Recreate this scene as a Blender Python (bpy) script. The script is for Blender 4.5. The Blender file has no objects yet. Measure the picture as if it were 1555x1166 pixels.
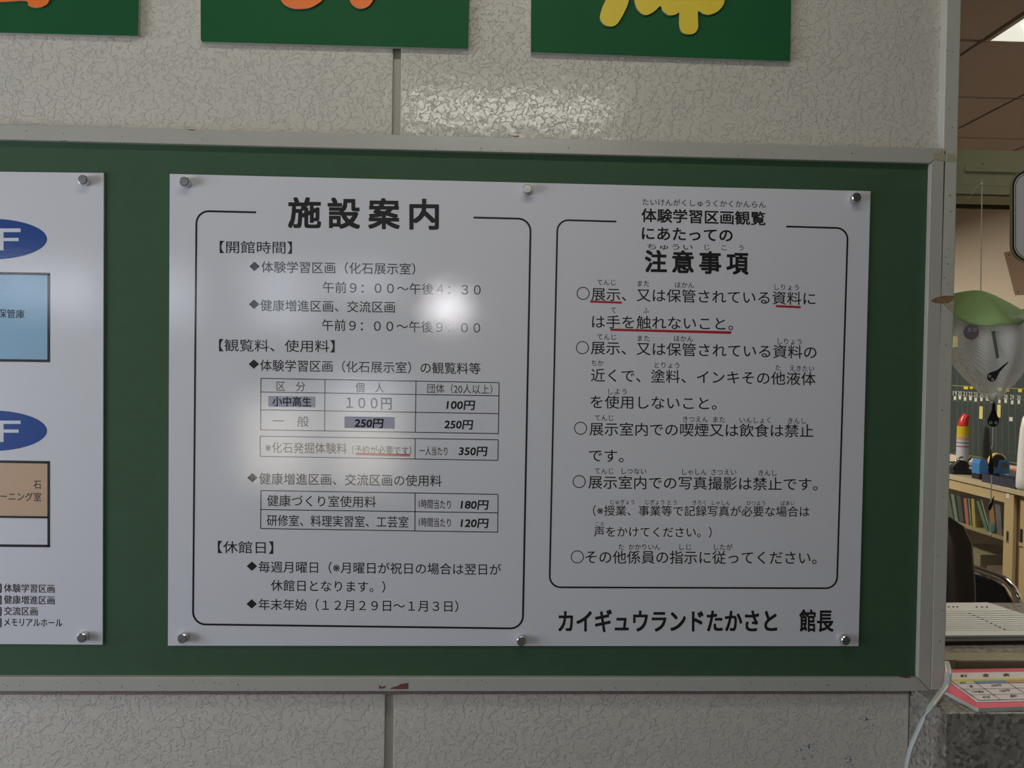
import bpy, bmesh, math, random
from mathutils import Vector, Matrix
random.seed(7)
C = bpy.context; SC = C.scene; COL = SC.collection
# ------------------------------------------------------------------ camera
F = 1080.0; CW, CH = 1555, 1166
CAM = Vector((0.0, -1.0, 1.45))
Yc = Vector(((743-777.5)/F, (583-563)/F, -1.0)).normalized()      # the wall's normal seen by the lens
Xc = Vector((1.0, -0.0138, 0.0)); Xc = (Xc - Xc.dot(Yc)*Yc).normalized()
Zc = Xc.cross(Yc)
M = Matrix((Xc, Yc, Zc))            # rows; world <- camera rotation
R4 = M.to_4x4(); R4.translation = CAM
cam = bpy.data.cameras.new('camera'); cam_ob = bpy.data.objects.new('camera', cam); COL.objects.link(cam_ob)
cam_ob.matrix_world = R4; cam.sensor_width = 36; cam.lens = F/CW*36; cam.clip_start = 0.02
SC.camera = cam_ob
def ray(px, py): return M @ Vector(((px-CW/2)/F, (CH/2-py)/F, -1.0))
def hit(px, py, ax, val):
    d = ray(px, py); t = (val-CAM[ax])/d[ax]; return CAM + d*t
def atY(px, py, y=0.0): return hit(px, py, 1, y)
def atX(px, py, x): return hit(px, py, 0, x)
def atZ(px, py, z): return hit(px, py, 2, z)
# ------------------------------------------------------------------ exposure, sky, lights
vs = SC.view_settings; vs.view_transform = 'Standard'; vs.look = 'None'; vs.gamma = 1; vs.use_curve_mapping = False
vs.exposure = -0.10
SC.cycles.use_denoising = True
SC.cycles.max_bounces = 8
W = bpy.data.worlds.new('sky'); SC.world = W; W.use_nodes = True
W.node_tree.nodes['Background'].inputs[0].default_value = (0.80, 0.88, 1.0, 1)
W.node_tree.nodes['Background'].inputs[1].default_value = 3.5
def area(name, loc, target, sx, sy, power, color):
    l = bpy.data.lights.new(name, 'AREA'); l.shape = 'RECTANGLE'; l.size = sx; l.size_y = sy; l.energy = power; l.color = color
    o = bpy.data.objects.new(name, l); COL.objects.link(o); o.location = loc
    o.rotation_euler = (Vector(target)-Vector(loc)).to_track_quat('-Z', 'Y').to_euler(); return o
# daylight through the window in the hall's left wall
area('window_daylight', (-2.12, -0.85, 1.35), (0.0, -0.85, 1.35), 1.0, 1.0, 27, (0.79, 0.84, 1.0))
# hall ceiling lamps: one washing the wall from above, one behind the photographer
area('wall_washer_light', (-0.08, -0.66, 2.515), (-0.08, -0.66, 0), 1.1, 0.09, 5.6, (1.0, 0.98, 0.90))
area('hall_ceiling_light', (0.06, -1.93, 2.515), (0.06, -1.93, 0), 0.85, 0.16, 5.0, (1.0, 0.97, 0.88))
# recessed office lamp, overhead at right
area('office_lamp_light', (2.20, 0.96, 2.47), (2.2, 0.96, 0), 0.5, 0.40, 24, (1.0, 0.93, 0.80))
area('office_wall_fill', (1.0, 3.6, 2.44), (1.0, 3.6, 0), 0.5, 0.40, 108, (1.0, 0.94, 0.74))  # unseen rear light without a lamp body, set to brighten the pink wall
# ------------------------------------------------------------------ materials
MATS = {}
def mat(name, col, rough=0.6, metal=0.0, spec=0.5, noise=0.0, nscale=30.0, bump=0.0, bscale=200.0, coat=0.0, emit=None, es=1.0, alpha=1.0, crough=0.05):
    if name in MATS: return MATS[name]
    m = bpy.data.materials.new(name); m.use_nodes = True; nt = m.node_tree; b = nt.nodes['Principled BSDF']
    b.inputs['Base Color'].default_value = (*col, 1); b.inputs['Roughness'].default_value = rough
    b.inputs['Metallic'].default_value = metal; b.inputs['Specular IOR Level'].default_value = spec
    if coat: b.inputs['Coat Weight'].default_value = coat; b.inputs['Coat Roughness'].default_value = crough; b.inputs['Coat IOR'].default_value = 1.78
    if alpha < 1: b.inputs['Alpha'].default_value = alpha
    if emit: b.inputs['Emission Color'].default_value = (*emit, 1); b.inputs['Emission Strength'].default_value = es
    g = nt.nodes.new('ShaderNodeNewGeometry')
    if noise:
        n = nt.nodes.new('ShaderNodeTexNoise'); n.inputs['Scale'].default_value = nscale; n.inputs['Detail'].default_value = 5
        nt.links.new(g.outputs['Position'], n.inputs['Vector'])
        mx = nt.nodes.new('ShaderNodeMix'); mx.data_type = 'RGBA'
        mx.inputs['A'].default_value = (*[c*(1-noise) for c in col], 1); mx.inputs['B'].default_value = (*[min(1, c*(1+noise)) for c in col], 1)
        nt.links.new(n.outputs['Fac'], mx.inputs['Factor']); nt.links.new(mx.outputs['Result'], b.inputs['Base Color'])
    if bump:
        n2 = nt.nodes.new('ShaderNodeTexNoise'); n2.inputs['Scale'].default_value = bscale; n2.inputs['Detail'].default_value = 3
        nt.links.new(g.outputs['Position'], n2.inputs['Vector'])
        bp = nt.nodes.new('ShaderNodeBump'); bp.inputs['Strength'].default_value = bump; bp.inputs['Distance'].default_value = 0.001
        nt.links.new(n2.outputs['Fac'], bp.inputs['Height']); nt.links.new(bp.outputs['Normal'], b.inputs['Normal'])
        if coat: nt.links.new(bp.outputs['Normal'], b.inputs['Coat Normal'])
    MATS[name] = m; return m
def srgb(r, g, b):
    f = lambda c: (c/255)/12.92 if c/255 <= 0.04045 else (((c/255)+0.055)/1.055)**2.4
    return (f(r), f(g), f(b))
LAM = dict(rough=0.4, spec=0.35, coat=0.9, crough=0.038, bump=0.06, bscale=620.0)
m_sheet = mat('laminated_white', (0.60, 0.60, 0.62), **LAM)
m_ink = mat('black_ink', (0.008, 0.008, 0.009), **LAM)
m_matte = mat('matte_ink', (0.012, 0.012, 0.013), 0.7, spec=0.3)
m_red = mat('red_ink', (0.42, 0.012, 0.022), **LAM)
m_blue = mat('blue_ink', (0.005, 0.050, 0.23), **LAM)
m_cyan = mat('pale_blue_ink', (0.25, 0.42, 0.55), **LAM)
m_tan = mat('tan_ink', (0.52, 0.35, 0.22), **LAM)
m_whiteink = mat('white_ink', (0.62, 0.62, 0.64), **LAM)
m_stick = mat('grey_sticker', (0.38, 0.38, 0.45), rough=0.6, spec=0.3)
m_stickw = mat('white_sticker', (0.545, 0.545, 0.57), rough=0.6, spec=0.3)
m_edge = mat('sheet_edge', (0.55, 0.55, 0.55), 0.5)
m_board = mat('board_green', (0.042, 0.085, 0.044), 0.75, noise=0.10, nscale=60, bump=0.22, bscale=900, spec=0.2)
m_frame = mat('frame_paint', (0.40, 0.39, 0.335), 0.30, coat=0.5, crough=0.2, noise=0.06, nscale=14, bump=0.10, bscale=60, spec=0.45)
m_jamb = mat('jamb_paint', (0.43, 0.425, 0.36), 0.42, noise=0.05, nscale=14, bump=0.1, bscale=90)
m_olive = mat('olive_metal', (0.225, 0.215, 0.125), 0.45, noise=0.05, nscale=10)
m_olive2 = mat('olive_lightened', (0.42, 0.41, 0.25), 0.5, noise=0.05, nscale=10)  # copy of the olive, lightened to offset the shade on the bar
m_olivedk = mat('olive_dark', (0.075, 0.062, 0.038), 0.6)
m_steel = mat('magnet_steel', (0.62, 0.61, 0.60), 0.30, metal=1.0)
m_rim = mat('magnet_rim', (0.80, 0.80, 0.79), 0.2, metal=1.0)
m_green = mat('sign_green', (0.011, 0.088, 0.028), 0.6, noise=0.12, nscale=6, spec=0.15)
m_gedge = mat('sign_board_edge', (0.45, 0.44, 0.38), 0.7)
m_orange = mat('letter_orange', (0.80, 0.17, 0.015), 0.5, noise=0.04)
m_yellow = mat('letter_yellow', (0.70, 0.52, 0.02), 0.5, noise=0.04)
m_ledge = mat('letter_edge', (0.25, 0.22, 0.18), 0.8)
m_chip = mat('bare_wood_chip', (0.14, 0.045, 0.025), 0.8, noise=0.5, nscale=300)
m_seal = mat('stained_sealant', (0.21, 0.15, 0.135), 0.7, noise=0.45, nscale=220, bump=0.4, bscale=300)
m_tape = mat('old_tape', (0.34, 0.31, 0.20), 0.5, noise=0.1)
m_spot = mat('dark_speck', (0.05, 0.04, 0.03), 0.8)
m_rust = mat('brown_stain', (0.20, 0.12, 0.055), 0.7, noise=0.4, nscale=120)
m_white = mat('white_plastic', (0.62, 0.62, 0.60), 0.4)
m_cable = mat('cable_plastic', (0.36, 0.38, 0.36), 0.45)
m_floor = mat('floor_vinyl', (0.09, 0.082, 0.072), 0.15, noise=0.15, nscale=4)
m_hall = mat('hall_paint', (0.13, 0.125, 0.12), 0.7)
m_halld = mat('hall_dark_paint', (0.13, 0.12, 0.105), 0.7)
m_alu = mat('window_aluminium', (0.10, 0.09, 0.08), 0.5)
m_pink = mat('office_wall_paint', (0.55, 0.46, 0.39), 0.8, noise=0.03)
m_ceil = mat('ceiling_tile', (0.40, 0.32, 0.275), 0.9, noise=0.10, nscale=160, bump=0.6, bscale=220)
m_ceilgap = mat('ceiling_bar', (0.07, 0.05, 0.042), 0.7)
m_chrome = mat('chrome', (0.62, 0.62, 0.63), 0.14, metal=1.0)
m_navy = mat('navy_vinyl', (0.012, 0.020, 0.045), 0.45)
m_brown = mat('brown_upholstery', (0.055, 0.042, 0.033), 0.8, noise=0.2, nscale=20)
m_black = mat('black_plastic', (0.012, 0.012, 0.013), 0.45)
m_blackcard = mat('black_card', (0.006, 0.006, 0.007), 0.75)
m_wood = mat('cabinet_wood', (0.40, 0.30, 0.17), 0.5, noise=0.08, nscale=9)
m_woodd = mat('cabinet_inner', (0.26, 0.19, 0.13), 0.7)
m_slate = mat('slate_board', (0.027, 0.040, 0.046), 0.55, noise=0.15, nscale=5)
m_chalk = mat('board_line', (0.13, 0.15, 0.10), 0.8)
m_chalkg = mat('board_green_line', (0.25, 0.30, 0.09), 0.8)
m_num = mat('white_paint', (0.55, 0.57, 0.55), 0.8)
m_tagy = mat('yellow_tag', (0.62, 0.48, 0.03), 0.6)
m_tagc = mat('cream_tag', (0.62, 0.52, 0.20), 0.6)
m_tagw = mat('white_tag', (0.55, 0.53, 0.52), 0.6)
m_tagr = mat('orange_tag', (0.65, 0.13, 0.04), 0.6)
m_leaf = mat('leaf_felt', (0.27, 0.40, 0.155), 0.85, noise=0.08, nscale=30)
m_thread = mat('thread', (0.55, 0.54, 0.48), 0.7)
m_rednoz = mat('red_plastic', (0.55, 0.02, 0.02), 0.35)
m_yelcap = mat('yellow_band', (0.62, 0.45, 0.03), 0.3, metal=0.3)
m_gold = mat('gold_band', (0.45, 0.28, 0.07), 0.4)
m_can = mat('can_label', (0.40, 0.40, 0.48), 0.35)
m_tblue = mat('blue_plastic', (0.035, 0.16, 0.42), 0.4)
m_tapey = mat('tape_roll', (0.62, 0.42, 0.12), 0.45)
m_tray = mat('navy_tray', (0.030, 0.036, 0.065), 0.4)
m_grey = mat('grey_plastic', (0.20, 0.20, 0.20), 0.5)
m_pinkcard = mat('pink_card', (0.72, 0.07, 0.13), 0.6)
m_paper = mat('paper', (0.60, 0.60, 0.585), 0.7)
m_pink2 = mat('pinkish_paper', (0.58, 0.53, 0.53), 0.6)
m_signface = mat('sign_face', (0.80, 0.78, 0.80), 0.5)
m_brownp = mat('brown_paper', (0.20, 0.125, 0.095), 0.8)
def leafy(name, col): return mat(name, col, 0.5)
# knock-down plaster wallpaper with blue crayon smudges
def wall_material():
    m = bpy.data.materials.new('textured_wallpaper'); m.use_nodes = True; nt = m.node_tree; b = nt.nodes['Principled BSDF']
    N = nt.nodes.new; L = nt.links.new
    g = N('ShaderNodeNewGeometry')
    wn = N('ShaderNodeTexNoise'); wn.inputs['Scale'].default_value = 60; wn.inputs['Detail'].default_value = 4; L(g.outputs['Position'], wn.inputs['Vector'])
    mixv = N('ShaderNodeVectorMath'); mixv.operation = 'MULTIPLY_ADD'; L(wn.outputs['Color'], mixv.inputs[0]); mixv.inputs[1].default_value = (0.012,)*3; L(g.outputs['Position'], mixv.inputs[2])
    n1 = N('ShaderNodeTexNoise'); n1.inputs['Scale'].default_value = 110; n1.inputs['Detail'].default_value = 4.5; n1.inputs['Roughness'].default_value = 0.6; L(mixv.outputs[0], n1.inputs['Vector'])
    r1 = N('ShaderNodeMapRange'); r1.interpolation_type = 'SMOOTHSTEP'; L(n1.outputs['Fac'], r1.inputs['Value'])
    r1.inputs['From Min'].default_value = 0.47; r1.inputs['From Max'].default_value = 0.53
    n2 = N('ShaderNodeTexNoise'); n2.inputs['Scale'].default_value = 700; n2.inputs['Detail'].default_value = 2; L(g.outputs['Position'], n2.inputs['Vector'])
    a = N('ShaderNodeMath'); a.operation = 'MULTIPLY_ADD'; L(n2.outputs['Fac'], a.inputs[0]); a.inputs[1].default_value = 0.04; L(r1.outputs['Result'], a.inputs[2])
    n5 = N('ShaderNodeTexNoise'); n5.inputs['Scale'].default_value = 70; L(g.outputs['Position'], n5.inputs['Vector'])
    a2 = N('ShaderNodeMath'); a2.operation = 'MULTIPLY_ADD'; L(n5.outputs['Fac'], a2.inputs[0]); a2.inputs[1].default_value = 0.35; L(a.outputs[0], a2.inputs[2]); a = a2
    bp = N('ShaderNodeBump'); bp.inputs['Strength'].default_value = 0.8; bp.inputs['Distance'].default_value = 0.0012; L(a.outputs[0], bp.inputs['Height'])
    L(bp.outputs['Normal'], b.inputs['Normal'])
    n3 = N('ShaderNodeTexNoise'); n3.inputs['Scale'].default_value = 5; L(g.outputs['Position'], n3.inputs['Vector'])
    mx = N('ShaderNodeMix'); mx.data_type = 'RGBA'; mx.inputs['A'].default_value = (0.50, 0.465, 0.39, 1); mx.inputs['B'].default_value = (0.56, 0.525, 0.45, 1); L(n3.outputs['Fac'], mx.inputs['Factor'])
    last = mx.outputs['Result']
    mask = None
    for (px, py, rp) in ((1228, 1140, 22), (1320, 1090, 17), (1324, 1107, 14), (1187, 1098, 8), (1288, 1157, 15)):
        p = atY(px, py, 0.0)
        d = N('ShaderNodeVectorMath'); d.operation = 'DISTANCE'; L(g.outputs['Position'], d.inputs[0]); d.inputs[1].default_value = p
        mr = N('ShaderNodeMapRange'); L(d.outputs['Value'], mr.inputs['Value']); mr.inputs['From Min'].default_value = rp/F; mr.inputs['From Max'].default_value = rp/F*0.4
        if mask is None: mask = mr.outputs['Result']
        else:
            ad = N('ShaderNodeMath'); ad.operation = 'MAXIMUM'; L(mask, ad.inputs[0]); L(mr.outputs['Result'], ad.inputs[1]); mask = ad.outputs[0]
    n4 = N('ShaderNodeTexNoise'); n4.inputs['Scale'].default_value = 230; n4.inputs['Detail'].default_value = 3; L(g.outputs['Position'], n4.inputs['Vector'])
    r4 = N('ShaderNodeMapRange'); L(n4.outputs['Fac'], r4.inputs['Value']); r4.inputs['From Min'].default_value = 0.55; r4.inputs['From Max'].default_value = 0.63
    mu = N('ShaderNodeMath'); mu.operation = 'MULTIPLY'; L(mask, mu.inputs[0]); L(r4.outputs['Result'], mu.inputs[1])
    mx2 = N('ShaderNodeMix'); mx2.data_type = 'RGBA'; L(mu.outputs[0], mx2.inputs['Factor']); L(last, mx2.inputs['A']); mx2.inputs['B'].default_value = (0.06, 0.12, 0.26, 1)
    L(mx2.outputs['Result'], b.inputs['Base Color'])
    b.inputs['Roughness'].default_value = 0.45; b.inputs['Specular IOR Level'].default_value = 0.35
    b.inputs['Coat Weight'].default_value = 0.9; b.inputs['Coat Roughness'].default_value = 0.06; b.inputs['Coat IOR'].default_value = 1.6; L(bp.outputs['Normal'], b.inputs['Coat Normal'])
    return m
m_wall = wall_material()
def stone_material():
    m = bpy.data.materials.new('terrazzo'); m.use_nodes = True; nt = m.node_tree; b = nt.nodes['Principled BSDF']
    N = nt.nodes.new; L = nt.links.new
    g = N('ShaderNodeNewGeometry')
    n = N('ShaderNodeTexNoise'); n.inputs['Scale'].default_value = 70; L(g.outputs['Position'], n.inputs['Vector'])
    mv = N('ShaderNodeVectorMath'); mv.operation = 'MULTIPLY_ADD'; L(n.outputs['Color'], mv.inputs[0]); mv.inputs[1].default_value = (0.010,)*3; L(g.outputs['Position'], mv.inputs[2])
    v = N('ShaderNodeTexVoronoi'); v.inputs['Scale'].default_value = 190; v.inputs['Randomness'].default_value = 1.0; L(mv.outputs[0], v.inputs['Vector'])
    sep = N('ShaderNodeSeparateColor'); L(v.outputs['Color'], sep.inputs[0])
    cr = N('ShaderNodeValToRGB'); L(sep.outputs[0], cr.inputs['Fac']); e = cr.color_ramp.elements; cr.color_ramp.interpolation = 'CONSTANT'
    e[0].position = 0; e[0].color = (0.125, 0.115, 0.098, 1); e[1].position = 0.22; e[1].color = (0.22, 0.205, 0.17, 1)
    for p, c in ((0.5, (0.26, 0.24, 0.20, 1)), (0.8, (0.19, 0.18, 0.155, 1)), (0.93, (0.33, 0.31, 0.26, 1))):
        q = e.new(p); q.color = c
    L(cr.outputs['Color'], b.inputs['Base Color']); b.inputs['Roughness'].default_value = 0.3
    return m
m_stone = stone_material()
def net_material():
    m = bpy.data.materials.new('net_mesh'); m.use_nodes = True; nt = m.node_tree; b = nt.nodes['Principled BSDF']
    N = nt.nodes.new; L = nt.links.new
    b.inputs['Base Color'].default_value = (0.88, 0.87, 0.85, 1); b.inputs['Roughness'].default_value = 0.5
    g = N('ShaderNodeNewGeometry')
    w = N('ShaderNodeTexWave'); w.bands_direction = 'DIAGONAL'; w.inputs['Scale'].default_value = 260; w.inputs['Distortion'].default_value = 2; w.inputs['Detail'].default_value = 1
    L(g.outputs['Position'], w.inputs['Vector'])
    mr = N('ShaderNodeMapRange'); L(w.outputs['Fac'], mr.inputs['Value']); mr.inputs['To Min'].default_value = 0.30; mr.inputs['To Max'].default_value = 0.62
    L(mr.outputs['Result'], b.inputs['Alpha']); return m
m_net = net_material()
def glass_material():
    m = bpy.data.materials.new('thin_glass'); m.use_nodes = True; nt = m.node_tree; nt.nodes.clear()
    o = nt.nodes.new('ShaderNodeOutputMaterial'); mx = nt.nodes.new('ShaderNodeMixShader'); t = nt.nodes.new('ShaderNodeBsdfTransparent'); gl = nt.nodes.new('ShaderNodeBsdfGlossy')
    t.inputs[0].default_value = (0.90, 0.93, 0.91, 1); gl.inputs['Roughness'].default_value = 0.03; mx.inputs[0].default_value = 0.07
    nt.links.new(t.outputs[0], mx.inputs[1]); nt.links.new(gl.outputs[0], mx.inputs[2]); nt.links.new(mx.outputs[0], o.inputs[0]); return m
m_glass = glass_material()
# ------------------------------------------------------------------ helpers
def obj(name, bm, m, parent=None, smooth=False, bevel=0.0):
    me = bpy.data.meshes.new(name)
    if isinstance(bm, bpy.types.Mesh): me = bm
    else: bm.normal_update(); bm.to_mesh(me); bm.free()
    if not me.materials:
        for x in (m if isinstance(m, (list, tuple)) else [m]): me.materials.append(x)
    o = bpy.data.objects.new(name, me); COL.objects.link(o)
    if parent: o.parent = parent
    if smooth:
        for p in me.polygons: p.use_smooth = True
    if bevel:
        md = o.modifiers.new('bevel', 'BEVEL'); md.width = bevel; md.segments = 2; md.limit_method = 'ANGLE'
    return o
def thing(name, label, cat, group=None, loc=None):
    o = bpy.data.objects.new(name, None); COL.objects.link(o); o.empty_display_size = 0.05
    tag(o, label, cat, group); return o
def tag(o, label, cat, group=None):
    o['label'] = label; o['category'] = cat
    if group: o['group'] = group
    return o
def struct(o): o['kind'] = 'structure'; return o
def box(x0, x1, y0, y1, z0, z1, bm=None, mi=0):
    bm = bm or bmesh.new()
    v = [bm.verts.new((x, y, z)) for x in (x0, x1) for y in (y0, y1) for z in (z0, z1)]
    for f in ((0,1,3,2), (4,6,7,5), (0,4,5,1), (2,3,7,6), (0,2,6,4), (1,5,7,3)):
        bm.faces.new([v[i] for i in f]).material_index = mi
    bmesh.ops.recalc_face_normals(bm, faces=bm.faces); return bm
def prism(pts_front, off, bm=None, m_side=0):
    """closed outline (3-D points) extruded by vector off"""
    bm = bm or bmesh.new(); off = Vector(off)
    a = [bm.verts.new(p) for p in pts_front]; b = [bm.verts.new(Vector(p)+off) for p in pts_front]
    n = len(a); fs = [bm.faces.new(a), bm.faces.new(b[::-1])]
    for i in range(n):
        f = bm.faces.new((a[i], b[i], b[(i+1) % n], a[(i+1) % n])); f.material_index = m_side; fs.append(f)
    bmesh.ops.recalc_face_normals(bm, faces=fs)
    return bm
def tube(pts, r, seg=8, bm=None, rz=None, cap=True):
    bm = bm or bmesh.new(); pts = [Vector(p) for p in pts]; rings = []
    for i, p in enumerate(pts):
        d = (pts[min(i+1, len(pts)-1)]-pts[max(i-1, 0)]).normalized()
        u = d.cross(Vector((0, 0, 1)));
        if u.length < 0.05: u = d.cross(Vector((0, 1, 0)))
        u.normalize(); w = d.cross(u).normalized(); rr = r[i] if isinstance(r, (list, tuple)) else r
        rings.append([bm.verts.new(p + u*math.cos(t)*rr + w*math.sin(t)*(rz if rz else rr)) for t in [2*math.pi*k/seg for k in range(seg)]])
    for a, b in zip(rings, rings[1:]):
        for k in range(seg): bm.faces.new((a[k], a[(k+1) % seg], b[(k+1) % seg], b[k]))
    if cap: bm.faces.new(rings[0][::-1]); bm.faces.new(rings[-1])
    bmesh.ops.recalc_face_normals(bm, faces=bm.faces); return bm
def lathe(prof, seg=24, bm=None, axis='Z', org=(0, 0, 0)):
    bm = bm or bmesh.new(); org = Vector(org); rings = []
    for r, h in prof:
        rg = []
        for k in range(seg):
            t = 2*math.pi*k/seg; c, s = math.cos(t)*r, math.sin(t)*r
            rg.append(bm.verts.new(org + (Vector((c, s, h)) if axis == 'Z' else Vector((c, h, s)) if axis == 'Y' else Vector((h, c, s)))))
        rings.append(rg)
    for a, b in zip(rings, rings[1:]):
        for k in range(seg): bm.faces.new((a[k], a[(k+1) % seg], b[(k+1) % seg], b[k]))
    bm.faces.new(rings[0]); bm.faces.new(rings[-1])
    bmesh.ops.recalc_face_normals(bm, faces=bm.faces); return bm
def smooth_path(pts, n=8):
    """Catmull-Rom through the points"""
    P = [Vector(p) for p in pts]; P = [P[0]*2-P[1]] + P + [P[-1]*2-P[-2]]; out = []
    for i in range(1, len(P)-2):
        for k in range(n):
            t = k/n; a, b, c, d = P[i-1:i+3]
            out.append(0.5*((2*b)+(c-a)*t+(2*a-5*b+4*c-d)*t*t+(3*b-a-3*c+d)*t**3))
    out.append(P[-2]); return out
# lettering: Blender's own built-in font, turned into flat mesh
_cu = bpy.data.curves.new('lettering', 'FONT'); _cu.size = 1; _cu.resolution_u = 3
_to = bpy.data.objects.new('lettering_source', _cu); COL.objects.link(_to)
_cache = {}
def glyphs(text, off):
    k = (text, off)
    if k not in _cache:
        _cu.body = text; _cu.offset = off; C.view_layer.update()
        dg = C.evaluated_depsgraph_get(); me = bpy.data.meshes.new_from_object(_to.evaluated_get(dg), depsgraph=dg)
        _cache[k] = ([tuple(v.co) for v in me.vertices], [tuple(p.vertices) for p in me.polygons]); bpy.data.meshes.remove(me)
    return _cache[k]
def text_into(bm, text, x0, y0, x1, y1, em, off, P, shear=0.0):
    """ink runs from x0 to x1; y0,y1 = middle height at both ends; P maps pixels to the surface"""
    bold = off if off > 0.001 else 0.0
    V, Fc = glyphs(text, 0.0 if bold else off); a = min(v[0] for v in V); b = max(v[0] for v in V)
    if bold:                       # heavier weight: the same glyphs laid down several times a hair apart
        q = bold*em; k = 0
        ring = ((1, 1), (-1, 1), (1, -1), (-1, -1))
        if bold > 0.009: ring += ((1, 0), (-1, 0), (0, 1), (0, -1))
        for ddx, ddy in ring:
            k += 1; _lay(bm, V, Fc, a, b, x0+q+ddx*q, y0+ddy*q, x1-q+ddx*q, y1+ddy*q, em, P, shear, k*4e-6)
        return
    _lay(bm, V, Fc, a, b, x0, y0, x1, y1, em, P, shear, 0.0)
def _lay(bm, V, Fc, a, b, x0, y0, x1, y1, em, P, shear, dy_):
    vs_ = []
    for (x, y, z) in V:
        t = (x-a)/(b-a); yy = y-0.38
        p_ = P(x0+(x1-x0)*t + shear*yy*em, y0+(y1-y0)*t - yy*em); p_.y -= dy_; vs_.append(bm.verts.new(p_))
    for f in Fc:
        try: bm.faces.new([vs_[i] for i in f])
        except ValueError: pass
def ribbon(bm, pts, w, P):
    """flat printed line of width w pixels"""
    n = len(pts); L_, R_ = [], []
    for i, p in enumerate(pts):
        a = Vector(pts[max(i-1, 0)]); b = Vector(pts[min(i+1, n-1)]); d = (b-a).normalized(); nrm = Vector((-d.y, d.x))*w/2
        q = Vector(p); L_.append(bm.verts.new(P(*(q+nrm)))); R_.append(bm.verts.new(P(*(q-nrm))))
    for i in range(n-1): bm.faces.new((L_[i], L_[i+1], R_[i+1], R_[i]))
def poly(bm, pts, P): bm.faces.new([bm.verts.new(P(*p)) for p in pts])
def fix(bm, toward=Vector((0, -1, 0))):
    bm.normal_update()
    for f in bm.faces:
        if f.normal.dot(toward) < 0: f.normal_flip()
    return bm
def quad(x0, y0, x1, y1, sl=0.0): return [(x0, y0), (x1, y0+sl), (x1, y1+sl), (x0, y1)]
# ------------------------------------------------------------------ the setting
CEIL = 2.50
XJ = atY(1458, 115, -0.012).x                      # right edge of the jamb
wall_front = obj('wall_front', box(-3.0, atY(1431, 100).x-0.002, 0.006, 0.10, 0, CEIL+0.1), m_jamb); struct(wall_front)
gx_t, gx_b = atY(596.5, 130), atY(584.5, 1110)
hx_t, hx_b = atY(608.5, 130), atY(597.5, 1110)
def lerpx(a, b, z): return a.x+(b.x-a.x)*(z-a.z)/(b.z-a.z)
def wall_panel(name, xl0, xl1, xr0, xr1, z0, z1, parent):
    pts = [(xl0, 0, z0), (xr0, 0, z0), (xr1, 0, z1), (xl1, 0, z1)]
    return obj(name, prism(pts, (0, 0.006, 0)), m_wall, parent, bevel=0.0012)
zm = atY(700, 600).z
wall_panel('wall_panel', -0.40, -0.40, lerpx(gx_t, gx_b, 0), lerpx(gx_t, gx_b, CEIL), 0, CEIL, wall_front).location.x = 0
XL = gx_t.x-0.91
for v in bpy.data.objects['wall_panel'].data.vertices:
    if abs(v.co.x+0.40) < 1e-4: v.co.x = XL+0.012
wall_panel('wall_panel', XL-0.91, XL-0.91, XL, XL, 0, CEIL, wall_front)
wall_panel('wall_panel', -3.0, -3.0, XL-0.92, XL-0.92, 0, CEIL, wall_front)
wr = atY(1431, 100).x
wall_panel('wall_panel', lerpx(hx_t, hx_b, zm), lerpx(hx_t, hx_b, CEIL), wr, wr+0.004, zm, CEIL, wall_front)
cl = atY(1380, 1100).x
wall_panel('wall_panel', lerpx(hx_t, hx_b, 0), lerpx(hx_t, hx_b, zm-0.001), cl, cl, 0, zm-0.001, wall_front)
# jamb of the reception opening and its recessed strip
CT = atY(1410, 1048.5, -0.012).z                    # counter top height
j0t, j1t = atY(1437.5, 0, -0.012), atY(1460.3, 0, -0.012)
j0b, j1b = atY(1413.5, 1040, -0.012), atY(1434.5, 1040, -0.012)
def lx(a, b, z): return a.x+(b.x-a.x)*(z-a.z)/(b.z-a.z)
pts = [(lx(j0t, j0b, CT), -0.012, CT), (lx(j1t, j1b, CT), -0.012, CT), (lx(j1t, j1b, CEIL), -0.012, CEIL), (lx(j0t, j0b, CEIL), -0.012, CEIL)]
jamb = struct(obj('trim_1', prism(pts, (0, 0.135, 0)), m_jamb, bevel=0.0015))
def decal(name, pts, m, parent, Y, th=0.0003):
    P3 = [atY(x, y, Y) for x, y in pts]; return obj(name, prism(P3, (0, th, 0)), m, parent)
decal('brown_stain', [(1413, 457), (1420, 452), (1432, 449), (1449, 449), (1447, 455), (1440, 460), (1430, 461), (1420, 460)], m_rust, jamb, -0.0125)
decal('tape_residue', [(1432, 462), (1440, 461), (1449, 458), (1448, 476), (1444, 473), (1437, 466)], m_tape, jamb, -0.0125)
decal('tape_residue', [(1438.2, 233), (1449, 234), (1453, 245.2), (1438, 245.6)], m_tape, jamb, -0.0125)
for k in range(26):
    px = random.uniform(1441, 1452); py = random.uniform(20, 980); px -= (py-20)*0.021; r = random.uniform(0.5, 1.1)
    decal('dark_speck', [(px+r*math.cos(t), py+r*math.sin(t)) for t in (0, 1.2, 2.5, 3.8, 5)], m_spot, jamb, -0.0124)
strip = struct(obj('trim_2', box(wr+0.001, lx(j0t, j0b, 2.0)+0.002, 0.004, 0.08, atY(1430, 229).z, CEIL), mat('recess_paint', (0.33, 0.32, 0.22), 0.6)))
# right part of the front wall, past the reception opening
struct(obj('wall_right', box(2.2, 3.1, -0.0, 0.10, 0, CEIL+0.1), m_wall))
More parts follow.
